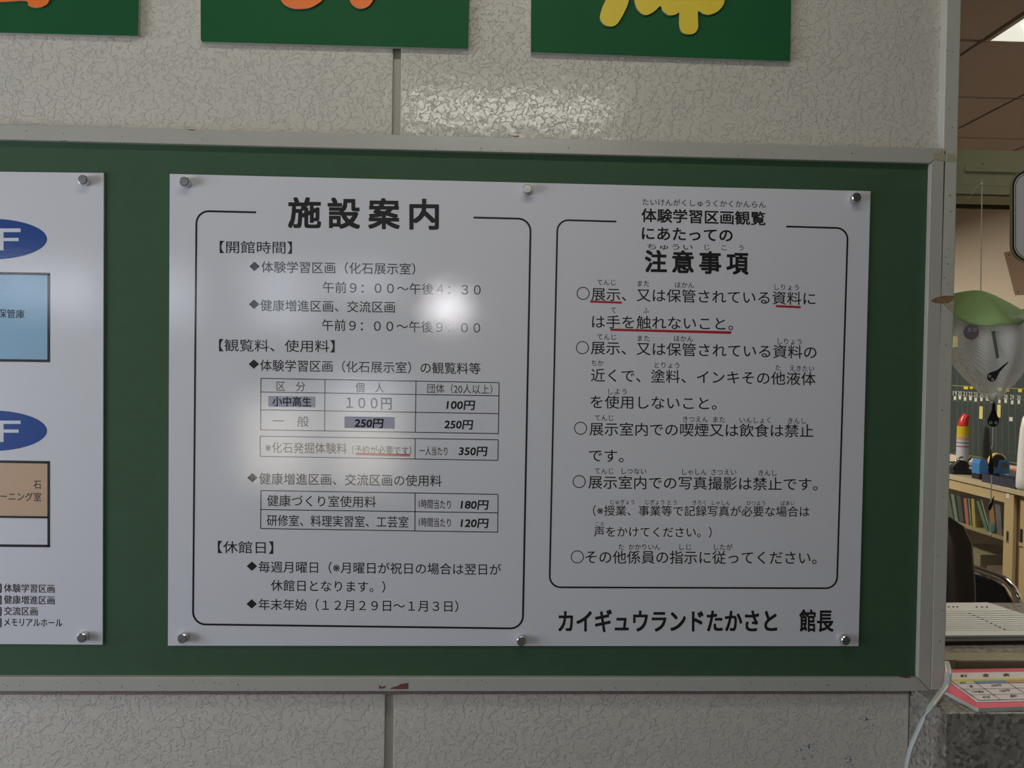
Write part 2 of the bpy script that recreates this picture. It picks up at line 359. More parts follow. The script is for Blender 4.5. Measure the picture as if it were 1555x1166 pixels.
# hall shell behind the photographer
struct(obj('floor', box(-3.1, 3.1, -3.1, 6.1, -0.05, 0), m_floor))
struct(obj('ceiling_hall', box(-3.1, 3.1, -3.1, 0.0, CEIL+0.1, CEIL+0.15), m_hall))
struct(obj('wall_hall_right', box(3.0, 3.1, -3.0, -0.001, 0, CEIL+0.1), m_halld))
bm = bmesh.new()       # left hall wall with the window opening the daylight comes through
for a in ((-1.9, -1.35, 0, 2.6), (-0.35, -0.001, 0, 2.6), (-1.35, -0.35, 0, 0.85), (-1.35, -0.35, 1.85, 2.6)):
    box(-2.2, -2.1, a[0], a[1], a[2], a[3], bm)
struct(obj('wall_hall_left', bm, m_hall))
struct(obj('wall_hall_far_left', box(-3.1, -3.0, -3.0, -1.9, 0, 2.6), m_hall))
struct(obj('wall_hall_return', box(-3.1, -2.2, -1.9, -1.8, 0, 2.6), m_hall))
# back wall: entrance door glass and transoms
def hole_wall(x0, x1, z0, z1, holes, y0, y1):
    xs = sorted({x0, x1, *[h[0] for h in holes], *[h[1] for h in holes]}); zs = sorted({z0, z1, *[h[2] for h in holes], *[h[3] for h in holes]})
    bm = bmesh.new()
    for a, b in zip(xs, xs[1:]):
        for c, d in zip(zs, zs[1:]):
            mx_, mz_ = (a+b)/2, (c+d)/2
            if not any(h[0] < mx_ < h[1] and h[2] < mz_ < h[3] for h in holes): box(a, b, y0, y1, c, d, bm)
    return bm
LP = 4.0
def rx(px): return (px-743)/F*LP
def rzz(py): return 1.45+(563-py)/F*LP
holes = [(rx(368), rx(478), rzz(738), rzz(610)), (rx(500), rx(606), rzz(738), rzz(578)),
         (rx(380), rx(470), rzz(498), rzz(462)), (rx(375), rx(470), rzz(446), rzz(412)), (rx(490), rx(600), rzz(446), rzz(415)),
         (rx(240), rx(290), rzz(498), rzz(412)), (rx(84), rx(150), rzz(490), rzz(412)), (rx(0), rx(72), rzz(480), rzz(412))]
wb = struct(obj('wall_back', hole_wall(-3.1, 3.1, 0, 2.6, holes, -3.1, -3.0), m_halld))
# outdoor ground, sunlit, seen only through the entrance glass
struct(obj('ground_outside', box(-14, 14, -30, -3.11, -0.12, -0.05), mat('outdoor_paving', (0.62, 0.56, 0.46), 0.9, noise=0.2, nscale=2)))
struct(obj('canopy', box(-3.1, 3.1, -4.2, -3.11, 2.72, 2.80), m_hall))
sun = bpy.data.lights.new('sun', 'SUN'); sun.energy = 12.5; sun.angle = 0.02; sun.color = (1, 0.93, 0.8)
so = bpy.data.objects.new('sun', sun); COL.objects.link(so); so.rotation_euler = (math.radians(-38), math.radians(12), 0)
# hall ceiling lamp body round the lamp light
lamp = thing('ceiling_lamp', 'long white lamp housing on the hall ceiling behind the viewer', 'lamp')
obj('housing', box(-0.40, 0.52, -1.98, -1.88, 2.535, 2.60), m_white, lamp)
wl = thing('wall_lamp', 'small glowing round lamp on the hall back wall behind the viewer', 'lamp')
bm = bmesh.new(); bmesh.ops.create_uvsphere(bm, u_segments=20, v_segments=12, radius=0.03); bm.transform(Matrix.Translation((-0.233, -2.93, 1.79)))
obj('bulb', bm, mat('bulb_glow', (0.9, 0.9, 0.9), 0.4, emit=(0.95, 0.97, 1.0), es=130.0), wl, smooth=True)
obj('wall_plate', lathe([(0.05, 0), (0.05, 0.02)], 20, axis='Y', org=(-0.233, -2.999, 1.79)), m_white, wl)
lamp = thing('ceiling_lamp', 'long white lamp housing on the hall ceiling close to the notice board wall', 'lamp')
obj('housing', box(-0.66, 0.50, -0.72, -0.60, 2.535, 2.60), m_white, lamp)
# office shell
struct(obj('wall_office_back', box(-3.0, 3.1, 6.0, 6.1, 0, CEIL+0.1), m_pink))
struct(obj('wall_office_left', box(-3.1, -3.0, 0.1, 6.0, 0, CEIL+0.1), m_pink))
wo = struct(obj('wall_office_side', box(3.0, 3.1, 0.1, 6.0, 0, CEIL+0.1), m_pink))
ceil = struct(obj('ceiling', box(-3.1, 3.1, 0.0, 6.1, CEIL+0.012, CEIL+0.03), m_ceilgap))
# tile joints taken from the photograph on the ceiling plane
yj = [atZ(1470, 61.5, CEIL).y, atZ(1470, 148, CEIL).y, atZ(1470, 209.3, CEIL).y]
dy = (yj[2]-yj[0])/2
xj = [atZ(1476, 72, CEIL).x, atZ(1500, 172, CEIL).x]
dx = xj[1]-xj[0]
print('CEILGRID', yj, xj)
lampcell = None
for i in range(-3, 4):
    for j in range(-4, 8):
        x0 = xj[0]+i*dx; y0 = yj[0]+j*dy
        if x0+dx < -0.2 or x0 > 3.0 or y0+dy < 0.1 or y0 > 6.0: continue
        if i == 0 and j == -1: lampcell = (x0, y0); continue
        g = 0.007
        obj('ceiling_tile', box(x0+g, min(x0+dx-g, 3.0), max(y0+g, 0.1), min(y0+dy-g, 6.0), CEIL, CEIL+0.0125), m_ceil, ceil)
# recessed office lamp
ol = thing('ceiling_light', 'glowing white recessed ceiling lamp in the office at upper right', 'lamp')
x0, y0 = lampcell; x1, y1 = x0+dx, y0+dy
bm = bmesh.new()
box(x0+0.02, x1-0.01, y0+0.01, y1-0.008, CEIL-0.002, CEIL+0.010, bm)
obj('diffuser', bm, mat('lamp_diffuser', (0.7, 0.7, 0.65), 0.4, emit=(1.0, 1.0, 0.88), es=0.75), ol)
bm = bmesh.new()
for a in ((x0+0.005, x0+0.02, y0+0.005, y1-0.005), (x1-0.01, x1-0.003, y0+0.005, y1-0.005), (x0+0.02, x1-0.01, y0+0.003, y0+0.01), (x0+0.02, x1-0.01, y1-0.008, y1-0.002)):
    box(a[0], a[1], a[2], a[3], CEIL-0.004, CEIL+0.010, bm)
obj('frame', bm, m_ceil, ol)
bm = tube([(x0+0.05, y1-0.12, CEIL-0.006), (x1-0.04, y1-0.12, CEIL-0.006)], 0.014, 10)
obj('lamp_tube', bm, mat('tube_glow', (0.9, 0.9, 0.85), 0.4, emit=(1, 1, 0.92), es=1.6), ol)
# ------------------------------------------------------------------ notice board
YB, YF = -0.005, -0.012
board = thing('notice_board', 'wide green notice board in chipped cream wooden frame on the textured wall', 'notice board')
XLb = -1.62
def fl(xa, ya, xb, yb, Y):          # straight line in the wall plane through two pixels -> z at world x
    a, b = atY(xa, ya, Y), atY(xb, yb, Y); return lambda x: a.z+(b.z-a.z)*(x-a.x)/(b.x-a.x)
to = fl(60, 190.5, 1380, 224.0, YF); ti = fl(60, 213.2, 1380, 246.8, YF)
bi = fl(60, 1028.3, 1380, 1029.8, YF); bo = fl(60, 1049.8, 1380, 1049.8, YF)
RI = (atY(1414, 250, YF), atY(1394.2, 1027, YF)); RO = (atY(1436.6, 230, YF), atY(1413.2, 1048, YF))
def lz(ab, z): return ab[0].x+(ab[1].x-ab[0].x)*(z-ab[0].z)/(ab[1].z-ab[0].z)
xti, xto, xbi, xbo = lz(RI, ti(0.6)), lz(RO, to(0.65)), lz(RI, bi(0.6)), lz(RO, bo(0.6))
obj('felt_panel', prism([(XLb, YB, bi(XLb)-0.004), (xbi+0.004, YB, bi(xbi)-0.004), (xti+0.004, YB, ti(xti)+0.004), (XLb, YB, ti(XLb)+0.004)], (0, 0.0045, 0)), m_board, board)
def member(pts): return obj('frame_rail', prism([(x, YF, z) for x, z in pts], (0, 0.0119, 0)), m_frame, board, bevel=0.0009)
g = 0.0003
member([(XLb, ti(XLb)), (xti-g, ti(xti)), (xto-g, to(xto)), (XLb, to(XLb))])
member([(XLb, bo(XLb)), (xbo-g, bo(xbo)), (xbi-g, bi(xbi)), (XLb, bi(XLb))])
member([(xti, ti(xti)-g), (xbi, bi(xbi)+g), (xbo, bo(xbo)+g), (xto, to(xto)-g)][::-1])
member([(XLb-0.02, to(XLb)), (XLb-0.02, bo(XLb)), (XLb-g, bo(XLb)), (XLb-g, to(XLb))])
seal = obj('sealant', prism([(XLb, -0.0035, bo(XLb)-0.0090), (atY(1378, 1052).x, -0.0035, bo(0.59)-0.0075), (atY(1378, 1052).x, -0.0035, bo(0.59)), (XLb, -0.0035, bo(XLb))], (0, 0.0034, 0)), m_seal, board)
def bdecal(name, pts, m): return decal(name, pts, m, board, YF-0.0004)
bdecal('paint_chip', [(592, 1046), (597, 1043), (603, 1042), (609, 1038.5), (620, 1037), (619.5, 1046), (608, 1046.5)], m_chip)
bdecal('paint_chip', [(575, 1040), (580, 1043), (586, 1041), (584, 1045), (576, 1046)], m_chip)
bdecal('paint_chip', [(282, 195.5), (288, 196.4), (295, 196.6), (293, 198.2), (290, 197.7)], m_chip)
bdecal('paint_chip', [(775, 205.8), (783, 206.2), (789, 206.6), (787, 208), (781, 207.4)], m_chip)
bdecal('paint_chip', [(1364, 1027.5), (1372, 1026.2), (1382, 1026.5), (1384, 1028.5), (1376, 1029.3)], m_chip)
bdecal('paint_chip', [(96, 213), (100, 213), (99, 214.6)], m_chip)
bdecal('tape_residue', [(1415, 232), (1429, 232.5), (1436, 233.5), (1436, 245), (1428, 244), (1420, 242)], m_tape)
for k in range(70):
    px = random.uniform(5, 1380); lo = random.random() < 0.8; r = random.uniform(0.5, 1.0)
    py = random.uniform(1033, 1048) if lo else random.uniform(195, 212)+px*0.0245
    bdecal('dark_speck', [(px+r*math.cos(t), py+r*math.sin(t)) for t in (0, 1.3, 2.6, 3.9, 5.1)], m_spot)
# ------------------------------------------------------------------ the main sign
YS = -0.0075; YT = YS-0.00012
PS = lambda x, y: atY(x, y, YT)
PS2 = lambda x, y: atY(x, y, YT-0.0001)
sign = thing('information_sign', 'large white laminated sign with two bordered columns of black Japanese text on the green board', 'sign')
obj('sheet', prism([atY(x, y, YS) for x, y in ((257.8, 264), (1322, 290.2), (1303.6, 981), (255, 980.3))], (0, 0.0022, 0), m_side=1), [m_sheet, m_edge], sign)
def emit_part(name, bm, m, parent=None): return obj(name, fix(bm), m, parent or sign)
THIN, REG, MED, BOLD = 0.0, 0.005, 0.0135, 0.026
def T(text, x0, y0, x1, y1, em, off=REG, P=PS, parent=None, m=None, name='lettering', shear=0.0):
    bm = bmesh.new(); text_into(bm, text, x0, y0, x1, y1, em, off, P, shear); return emit_part(name, bm, m or m_ink, parent)
bm = bmesh.new()
for c_, xa, xb in (('施', 437.3, 487.7), ('設', 497.4, 547), ('案', 559, 607.2), ('内', 621.6, 666.6)):
    ya = 322.7+(xa-437.3)*0.0125; text_into(bm, c_, xa, ya, xb, ya+0.6, 48.5, 0.026, PS)
emit_part('title_lettering', bm, m_ink)
T('【開館時間】', 333.5, 374.9, 443.4, 376, 20)
T('体験学習区画（化石展示室）', 396.9, 405.1, 630.6, 408.4, 18.8)
T('午前９：００～午後４：３０', 490.2, 436, 730, 440, 18.8)
T('健康増進区画、交流区画', 395.5, 463.5, 599.6, 466.3, 18.8)
T('午前９：００～午後９：００', 489, 493.3, 729.3, 497.7, 18.8)
T('【観覧料、使用料】', 332.5, 524, 508.2, 525.8, 20)
T('体験学習区画（化石展示室）の観覧料等', 395, 554.6, 729.7, 559.6, 18.8)
T('区　分', 420, 586, 463.5, 586.8, 16, THIN)
T('個　人', 540, 588, 583, 588.8, 16, THIN)
T('団体（20人以上）', 649, 589.6, 747.6, 591.2, 15.5, THIN)
T('小中高生', 413.8, 609.2, 472.9, 610, 16, MED, P=PS2, m=m_matte)
T('１００円', 525.8, 611, 594.6, 612.5, 21, 0.01)
T('100円', 678.5, 614.2, 721, 615, 16, BOLD, P=PS2, shear=0.12, m=m_matte)
T('一　般', 414, 639, 469, 640, 17.5, THIN)
T('250円', 538.8, 641.8, 582, 642.6, 16, BOLD, P=PS2, shear=0.12, m=m_matte)
T('250円', 675, 643.8, 718, 644.6, 16, BOLD, P=PS2, shear=0.12, m=m_matte)
T('※化石発掘体験料', 402.7, 679.2, 526.6, 681, 17.8, THIN)
T('（予約が必要です）', 534.5, 682.6, 624.5, 684.4, 14.5, THIN)
T('一人当たり', 637, 684.2, 679.6, 685, 14.5)
T('350円', 697, 684.3, 739.7, 685, 16, BOLD, P=PS2, shear=0.12, m=m_matte)
T('健康増進区画、交流区画の使用料', 393.7, 726.6, 670.6, 730, 18.8)
T('健康づくり室使用料', 405.6, 759.8, 570.9, 762, 18.5)
T('1時間当たり', 636, 764.8, 684.7, 766, 15)
T('180円', 700, 765.6, 741.5, 766.4, 16, BOLD, P=PS2, shear=0.12, m=m_matte)
T('研修室、料理実習室、工芸室', 405.2, 789.9, 620.2, 792.7, 18.5)
T('1時間当たり', 636, 792.5, 684.7, 793.7, 15)
T('120円', 700, 793.6, 741.5, 794.2, 16, BOLD, P=PS2, shear=0.12, m=m_matte)
T('【休館日】', 330.7, 830.4, 415, 831.5, 20)
T('毎週月曜日（※月曜日が祝日の場合は翌日が', 392.6, 860.4, 761, 864.7, 18.6)
T('休館日となります。）', 411.3, 888.6, 585, 891, 18.6)
T('年末年始（１２月２９日～１月３日）', 392.6, 917.6, 695.8, 920.6, 18.6)
bm = bmesh.new()
for (x, y) in ((386.5, 404.4), (385.8, 462), (385.4, 552.8), (383.2, 725.3), (382.5, 859.6), (382.2, 916.9)):
    poly(bm, [(x-8, y), (x, y-7.2), (x+8, y), (x, y+7.2)], PS)
emit_part('diamond_bullets', bm, m_ink)
# ruled tables
def seg(bm, x0, y0, x1, y1, w=1.3): ribbon(bm, [(x0, y0), (x1, y1)], w, PS)
bm = bmesh.new()
for (yl, yr) in ((574.4, 580.9), (595.1, 601), (622.2, 628), (652.6, 658.3)): seg(bm, 395.9, yl, 757.4, yr)
for (xt, yt, xb, yb) in ((396.2, 574.4, 395.7, 652.6), (493.5, 576.2, 492.9, 654.2), (631.8, 578.7, 630.5, 656.4), (758, 580.9, 756.8, 658.3)): seg(bm, xt, yt, xb, yb)
emit_part('price_table_rules', bm, m_ink)
bm = bmesh.new()
seg(bm, 395.2, 662.3, 756.5, 667.7); seg(bm, 395, 692.9, 756, 699); seg(bm, 395.1, 662.3, 395, 692.9); seg(bm, 630.4, 665.8, 630.1, 696.9); seg(bm, 756.5, 667.7, 756, 699)
emit_part('price_table_rules', bm, m_ink)
bm = bmesh.new()
for (yl, yr) in ((744.8, 750.5), (773.6, 778.6), (802.4, 808)): seg(bm, 396, yl, 756, yr)
seg(bm, 396.2, 744.8, 395.8, 802.4); seg(bm, 630.3, 748.5, 630, 806); seg(bm, 756.3, 750.5, 755.7, 808)
emit_part('price_table_rules', bm, m_ink)
def patch(x0, y0, x1, y1, m, name):
    obj(name, prism([atY(x, y, YT-0.00005) for x, y in ((x0, y0), (x1, y0+(x1-x0)*0.014), (x1, y1+(x1-x0)*0.014), (x0, y1))], (0, 0.0001, 0)), m, sign)
patch(407.4, 601.2, 478.7, 617.3, m_stick, 'sticker'); patch(523, 632.2, 599.3, 649.8, m_stick, 'sticker')
patch(668, 605.5, 738, 621.5, m_stickw, 'sticker'); patch(664, 635.5, 737, 652.5, m_stickw, 'sticker')
patch(691, 676, 749, 693, m_stickw, 'sticker'); patch(693, 757.5, 748, 773.5, m_stickw, 'sticker'); patch(693, 786, 748, 801.5, m_stickw, 'sticker')
bm = bmesh.new(); poly(bm, [(540, 687.6), (622.3, 689.2), (622.3, 693), (540.5, 690.8)], PS2); emit_part('red_underline', bm, m_red)
# borders
def border(tl, tr, br, bl, r, g0, g1, w=3.0):
    V2 = lambda a: Vector(a); tl, tr, br, bl = map(V2, (tl, tr, br, bl))
    def arc(p, a, b):
        u = (a-p).normalized(); v = (b-p).normalized(); out = []
        s = p+u*r; e = p+v*r; c = p+(u+v)*r
        for k in range(9):
            t = math.pi/2*k/8; out.append(tuple(c - v*r*math.cos(t) - u*r*math.sin(t)))
        return out
    ptop = lambda x: (x, tl.y+(tr.y-tl.y)*(x-tl.x)/(tr.x-tl.x))
    pts = [ptop(g0)] + arc(tl, tr, bl) + arc(bl, tl, br) + arc(br, bl, tr) + arc(tr, br, tl) + [ptop(g1)]
    # arc() starts on the second neighbour's side; order handled by construction
    return pts
def arcpts(p, a, b, r):
    p, a, b = Vector(p), Vector(a), Vector(b); u = (a-p).normalized(); v = (b-p).normalized(); c = p+(u+v)*r
    return [tuple(c - v*r*math.cos(t) - u*r*math.sin(t)) for t in [math.pi/2*k/8 for k in range(9)]]
def draw_border(tl, tr, br, bl, r, g0, g1, w):
    f = lambda x: (x, tl[1]+(tr[1]-tl[1])*(x-tl[0])/(tr[0]-tl[0]))
    pts = [f(g0)] + arcpts(tl, tr, bl, r) + arcpts(bl, tl, br, r) + arcpts(br, bl, tr, r) + arcpts(tr, br, tl, r) + [f(g1)]
    bm = bmesh.new(); ribbon(bm, pts, w, PS); emit_part('border_line', bm, m_ink)
draw_border((298.4, 320.2), (806, 332.4), (793.8, 954.3), (293, 947.8), 19, 389, 719, 3.0)
draw_border((846.6, 333.8), (1287.5, 346.6), (1270.8, 893.2), (834.4, 891.6), 17, 936, 1194, 2.7)
# right column
T('体験学習区画観覧', 974, 326.6, 1162.5, 331.8, 22, 0.019, name='title_lettering')
T('にあたっての', 974.6, 354, 1112.6, 357.3, 22, 0.018, name='title_lettering')
bm = bmesh.new()
for c_, xa, xb in (('注', 979.2, 1012.8), ('意', 1020.6, 1053.5), ('事', 1061.7, 1095.3), ('項', 1103, 1136.7)):
    ya = 396.5+(xa-979.2)*0.0222; text_into(bm, c_, xa, ya, xb, ya+0.7, 35.5, 0.028, PS)
emit_part('title_lettering', bm, m_ink)
E22 = 21.6
T('展示、又は保管されている資料に', 897.9, 446.4, 1238.2, 453.5, E22)
T('は手を触れないこと。', 899, 488.2, 1113.3, 491.7, E22)
T('展示、又は保管されている資料の', 897.2, 527.8, 1240, 534.9, E22)
T('近くで、塗料、インキその他液体', 897.2, 569.5, 1238.5, 575.2, E22)
T('を使用しないこと。', 896.8, 610, 1088.2, 612.5, E22)
T('展示室内での喫煙又は飲食は禁止', 895, 651.2, 1235.4, 654.2, E22)
T('です。', 894.4, 691.2, 947, 692.5, E22)
T('展示室内での写真撮影は禁止です。', 893.3, 732, 1241.7, 735.2, E22)
T('（※授業、事業等で記録写真が必要な場合は', 900.4, 775, 1229.3, 776.7, 17.2)
T('声をかけてください。）', 901.8, 807, 1080.8, 808.2, 17.2)
T('その他係員の指示に従ってください。', 889, 845.6, 1240, 846.8, E22)
T('カイギュウランドたかさと', 847.7, 943.2, 1180.2, 942.6, 36, 0.021, name='title_lettering')
T('館長', 1213.8, 942.4, 1265.8, 942.4, 35.5, 0.021, name='title_lettering')
for r in (('たいけんがくしゅうくかくかんらん', 975.7, 306.4, 1162.8, 310.6, 11.5), ('ちゅうい', 982.8, 374.3, 1052, 375.3, 10), ('じ', 1070, 375.2, 1077.5, 375.2, 10), ('こ', 1095.5, 375.7, 1103.5, 375.7, 10), ('う', 1122, 376, 1129, 376, 10),
    ('てんじ', 906.7, 428.4, 935, 428.8), ('また', 968, 430.3, 986.3, 430.6), ('ほかん', 1025.2, 432.4, 1054.2, 432.8), ('しりょう', 1176.3, 435.8, 1213, 436.3),
    ('て', 927.5, 470.8, 935.5, 470.8), ('ふ', 976.5, 471.4, 985.5, 471.4),
    ('てんじ', 906.7, 511.3, 935.7, 511.7), ('また', 968, 513.6, 987, 513.8), ('ほかん', 1023.5, 513.8, 1052.5, 514.3), ('しりょう', 1180.9, 518.3, 1217.3, 518.8),
    ('ちか', 898.2, 551, 916.6, 551.3), ('とりょう', 994, 554.1, 1031.6, 554.7), ('た', 1177.6, 558.2, 1185.6, 558.2), ('えきたい', 1199.3, 559, 1236.4, 559.6), ('しよう', 923.7, 594.2, 951.7, 594.5),
    ('てんじ', 903.2, 634.2, 931.5, 634.5), ('きつえん', 1037.3, 636.3, 1075, 636.6), ('また', 1082.9, 636.8, 1101, 637), ('いんしょく', 1123.2, 637.6, 1170, 638), ('きんし', 1196.8, 638.8, 1224, 639),
    ('てんじ', 903.2, 714.8, 931.5, 715), ('しつない', 943.9, 715.3, 981.4, 715.5), ('しゃしん', 1035.8, 716.3, 1073.3, 716.6), ('さつえい', 1080, 716.6, 1118, 716.9), ('きんし', 1151.9, 717.7, 1179.5, 717.9),
    ('じゅぎょう', 927.2, 762, 963.3, 762.2, 8.2), ('じぎょう', 980.3, 762.2, 1008.6, 762.4, 8.2), ('とう', 1013.6, 762.8, 1027.7, 762.9, 8.2), ('きろく', 1051.8, 763, 1072, 763.1, 8.2), ('しゃしん', 1081, 763.2, 1108.7, 763.4, 8.2), ('ひつよう', 1133.8, 763.7, 1162, 763.9, 8.2), ('ばあい', 1185.5, 763.8, 1206.7, 764, 8.2),
    ('こえ', 904.3, 795.5, 917.7, 795.7, 8.2), ('た', 939, 830.3, 947.5, 830.3), ('かかりいん', 954.5, 830.3, 1002.6, 830.4), ('しじ', 1031.6, 830.4, 1049.6, 830.4), ('したが', 1084.3, 830.5, 1112.3, 830.7)):
    T(r[0], r[1], r[2], r[3], r[4], r[5] if len(r) > 5 else 10.3, 0.004, name='small_lettering')
bm = bmesh.new()
for (x, y) in ((885.5, 445.4), (884.4, 527.8), (881.6, 650.2), (879.5, 731.2), (876.7, 845.5)):
    ribbon(bm, [(x+9.2*math.cos(t), y+9.2*math.sin(t)) for t in [2*math.pi*k/32 for k in range(33)]], 1.35, PS)
emit_part('circle_bullets', bm, m_ink)
bm = bmesh.new()
poly(bm, [(896, 456.2), (944.5, 458), (944.5, 461), (896.2, 459.4)], PS2); poly(bm, [(1178, 463), (1216, 464.8), (1216, 468), (1178.3, 466.3)], PS2)
poly(bm, [(927, 498.8), (1111, 503), (1109.5, 507), (927, 502.2)], PS2)
emit_part('red_underline', bm, m_red)
# ------------------------------------------------------------------ the floor-plan sign at the left
plan = thing('floor_plan_sign', 'white laminated floor plan sign with blue ovals at the left edge of the photo', 'sign')
obj('sheet', prism([atY(x, y, YS) for x, y in ((-560, 254), (157.4, 262.6), (155.6, 978.8), (-560, 974))], (0, 0.0022, 0), m_side=1), [m_sheet, m_edge], plan)
for (cy, ft, fm, fb) in ((363, (346.8, 352.4), (361.2, 366), 380), (654, (638.6, 643.6), (652, 657), 671)):
    bm = bmesh.new(); poly(bm, [(-15+86.5*math.cos(t), cy+31*math.sin(t)) for t in [2*math.pi*k/56 for k in range(56)]], PS); emit_part('blue_oval', bm, m_blue, plan)
    bm = bmesh.new()
    for q in ((-5, ft[0], 31.2, ft[1]), (-5, ft[1], 5.4, fb), (5.4, fm[0], 28.2, fm[1])): poly(bm, [(q[0], q[1]), (q[2], q[1]), (q[2], q[3]), (q[0], q[3])], PS2)
    emit_part('floor_letter', bm, m_whiteink, plan)
def filled(x0, y0, x1, y1, m, name, P=PS):
    bm = bmesh.new(); poly(bm, [(x0, y0-1), (x1, y0+0.5), (x1, y1), (x0, y1-2)], P); emit_part(name, bm, m, plan)
filled(-500, 416, 74, 547.5, m_cyan, 'pale_blue_field'); filled(-500, 702.5, 74, 785.5, m_tan, 'tan_field')
bm = bmesh.new()
L_ = lambda pts, w=4: ribbon(bm, pts, w, PS2)
L_([(-500, 407), (75.9, 416.2)]); L_([(73.9, 416), (73.9, 550)]); L_([(-500, 541), (75.9, 548)])
L_([(-500, 693), (75.9, 702)]); L_([(73.9, 702), (73.9, 830)]); L_([(-500, 779), (73.9, 785.5)], 3.4); L_([(-500, 824), (75.9, 829)])
for y in (893, 911, 928.5, 945.5): L_([(1.2, y-6.5), (1.2, y+6.5)], 1.8); L_([(-26, y-6.8), (1.2, y-6.4)], 1.2); L_([(-26, y+6.1), (1.2, y+6.5)], 1.2); L_([(-26, y-6.5), (-26, y+6.5)], 1.8)
emit_part('plan_outline', bm, m_ink, plan)
T('保管庫', -3.5, 475.8, 37, 477, 14.2, P=PS2, parent=plan, m=m_matte); T('石', 51, 735.5, 62.5, 735.5, 14.4, P=PS2, parent=plan)
T('ーニング室', 0.2, 753.3, 62.7, 754.6, 14.6, P=PS2, parent=plan)
T('体験学習区画', 6, 892.6, 82.7, 893.8, 14, P=PS2, parent=plan); T('健康増進区画', 6, 910.2, 82.7, 911.4, 14, P=PS2, parent=plan)
T('交流区画', 6, 927.4, 57, 928.2, 14, P=PS2, parent=plan); T('メモリアルホール', 6, 944.4, 94.5, 945.6, 14, P=PS2, parent=plan)
# ------------------------------------------------------------------ magnets
def magnet(px, py, label, grp):
    t = thing('magnet', label, 'magnet', grp); p = atY(px, py, YS-0.0045); p.y = YS-0.0003
    r = 0.0066
    obj('body', lathe([(r*0.96, 0), (r, -0.0006), (r, -0.0078), (r*0.97, -0.0084)], 28, axis='Y', org=p), m_steel, t, smooth=False)
    obj('rim', lathe([(r*0.97, -0.0084), (r*0.86, -0.0092), (r*0.80, -0.0092)], 28, axis='Y', org=p), m_rim, t)
    obj('cap', lathe([(r*0.83, -0.0090), (r*0.82, -0.0093), (r*0.3, -0.00935)], 28, axis='Y', org=p), m_steel, t)
for px, py, w in ((128, 274, 'top right corner of the floor plan sign'), (126.2, 966.8, 'bottom right corner of the floor plan sign'),
                  (281.6, 276.8, 'top left corner of the large information sign'), (800.6, 287.8, 'top edge middle of the large information sign'), (1298.8, 300.6, 'top right corner of the large information sign'),
                  (278.6, 968, 'bottom left corner of the large information sign'), (791.6, 972, 'bottom edge middle of the large information sign'), (1282.4, 971, 'bottom right corner of the large information sign')):
    magnet(px, py, 'round steel magnet on the '+w, 'steel magnets holding the signs')
# ------------------------------------------------------------------ green letter boards above
YG = -0.006
def letter_board(corners, label):
    t = thing('letter_board', label, 'sign', 'green letter boards above the notice board')
    obj('board', prism([atY(x, y, YG) for x, y in corners], (0, 0.0055, 0), m_side=1), [m_green, m_gedge], t); return t
lb1 = letter_board([(-205, 44.5), (209.6, 54.8), (211, 0), (217, -360), (-205, -372)], 'green letter board with orange shape at the top left edge of the photo')
lb2 = letter_board([(306.5, 63.3), (710.6, 74.3), (713, -20), (721, -340), (309, -352), (304.6, 0), (304.8, 60)], 'green letter board with two orange strokes, middle one of three above the notice board')
lb3 = letter_board([(806, 79.3), (1199.8, 93), (1201.5, 0), (1208, -320), (812, -335), (806.5, 0)], 'green letter board with yellow cut-out character, rightmost of three')
def cutout(pts, m, t, n=6):
    pp = smooth_path([(x, 0, y) for x, y in pts]+[(pts[0][0], 0, pts[0][1])], n)[:-1]
    bm = prism([atY(p.x, p.z, YG-0.0026) for p in pp], (0, 0.0025, 0), m_side=1)
    obj('cutout_letter', bm, [m, m_ledge], t)
cutout([(-120, -6), (-60, 0), (0, 2.6), (38, 1), (43, 8), (50, 11), (58, 11.5), (67, 9), (74, 2), (78, -20), (60, -45), (0, -50), (-120, -55)], m_orange, lb1)
cutout([(424, -3), (432, 7), (444, 12.5), (456, 13.5), (470, 12), (482, 6), (490, -2), (498, -30), (500, -90), (470, -120), (440, -105), (420, -60)], m_orange, lb2)
cutout([(529, -4), (534, 6), (542, 11.8), (551, 13), (560, 9), (566, 1), (570, -10), (575, -70), (555, -130), (530, -110), (522, -50)], m_orange, lb2)
cutout([(922, -4), (916, 8), (912, 20), (911.5, 29), (917, 37), (926, 40), (935, 38), (943, 28), (952, 10), (957, -4), (975, -40), (960, -70), (940, -50)], m_yellow, lb3)
cutout([(963, -10), (964, 3), (968, 14), (976, 21.5), (985, 22), (995, 16), (1003, 9), (1007, 17), (1016, 23), (1026, 22), (1031.3, 19), (1031.5, 28), (1032, 40), (1036, 49), (1046, 52), (1055, 50), (1060, 42), (1060, 30), (1060.3, 17), (1068, 21), (1079, 22), (1090, 17), (1098, 8), (1101, -4), (1105, -40), (1080, -80), (1000, -90), (968, -50)], m_yellow, lb3)
# ------------------------------------------------------------------ reception counter
d0 = atZ(1432.5, 1083, CT); cfar = atZ(1500, 914.5, CT)
counter = thing('reception_counter', 'speckled grey stone reception counter at the lower right', 'counter')
obj('counter_top', box(cl+0.001, 2.19, d0.y, cfar.y, CT-0.25, CT), m_stone, counter, bevel=0.002)
obj('counter_base', box(cl+0.004, 2.19, d0.y+0.004, cfar.y-0.05, 0, CT-0.2501), m_stone, counter)
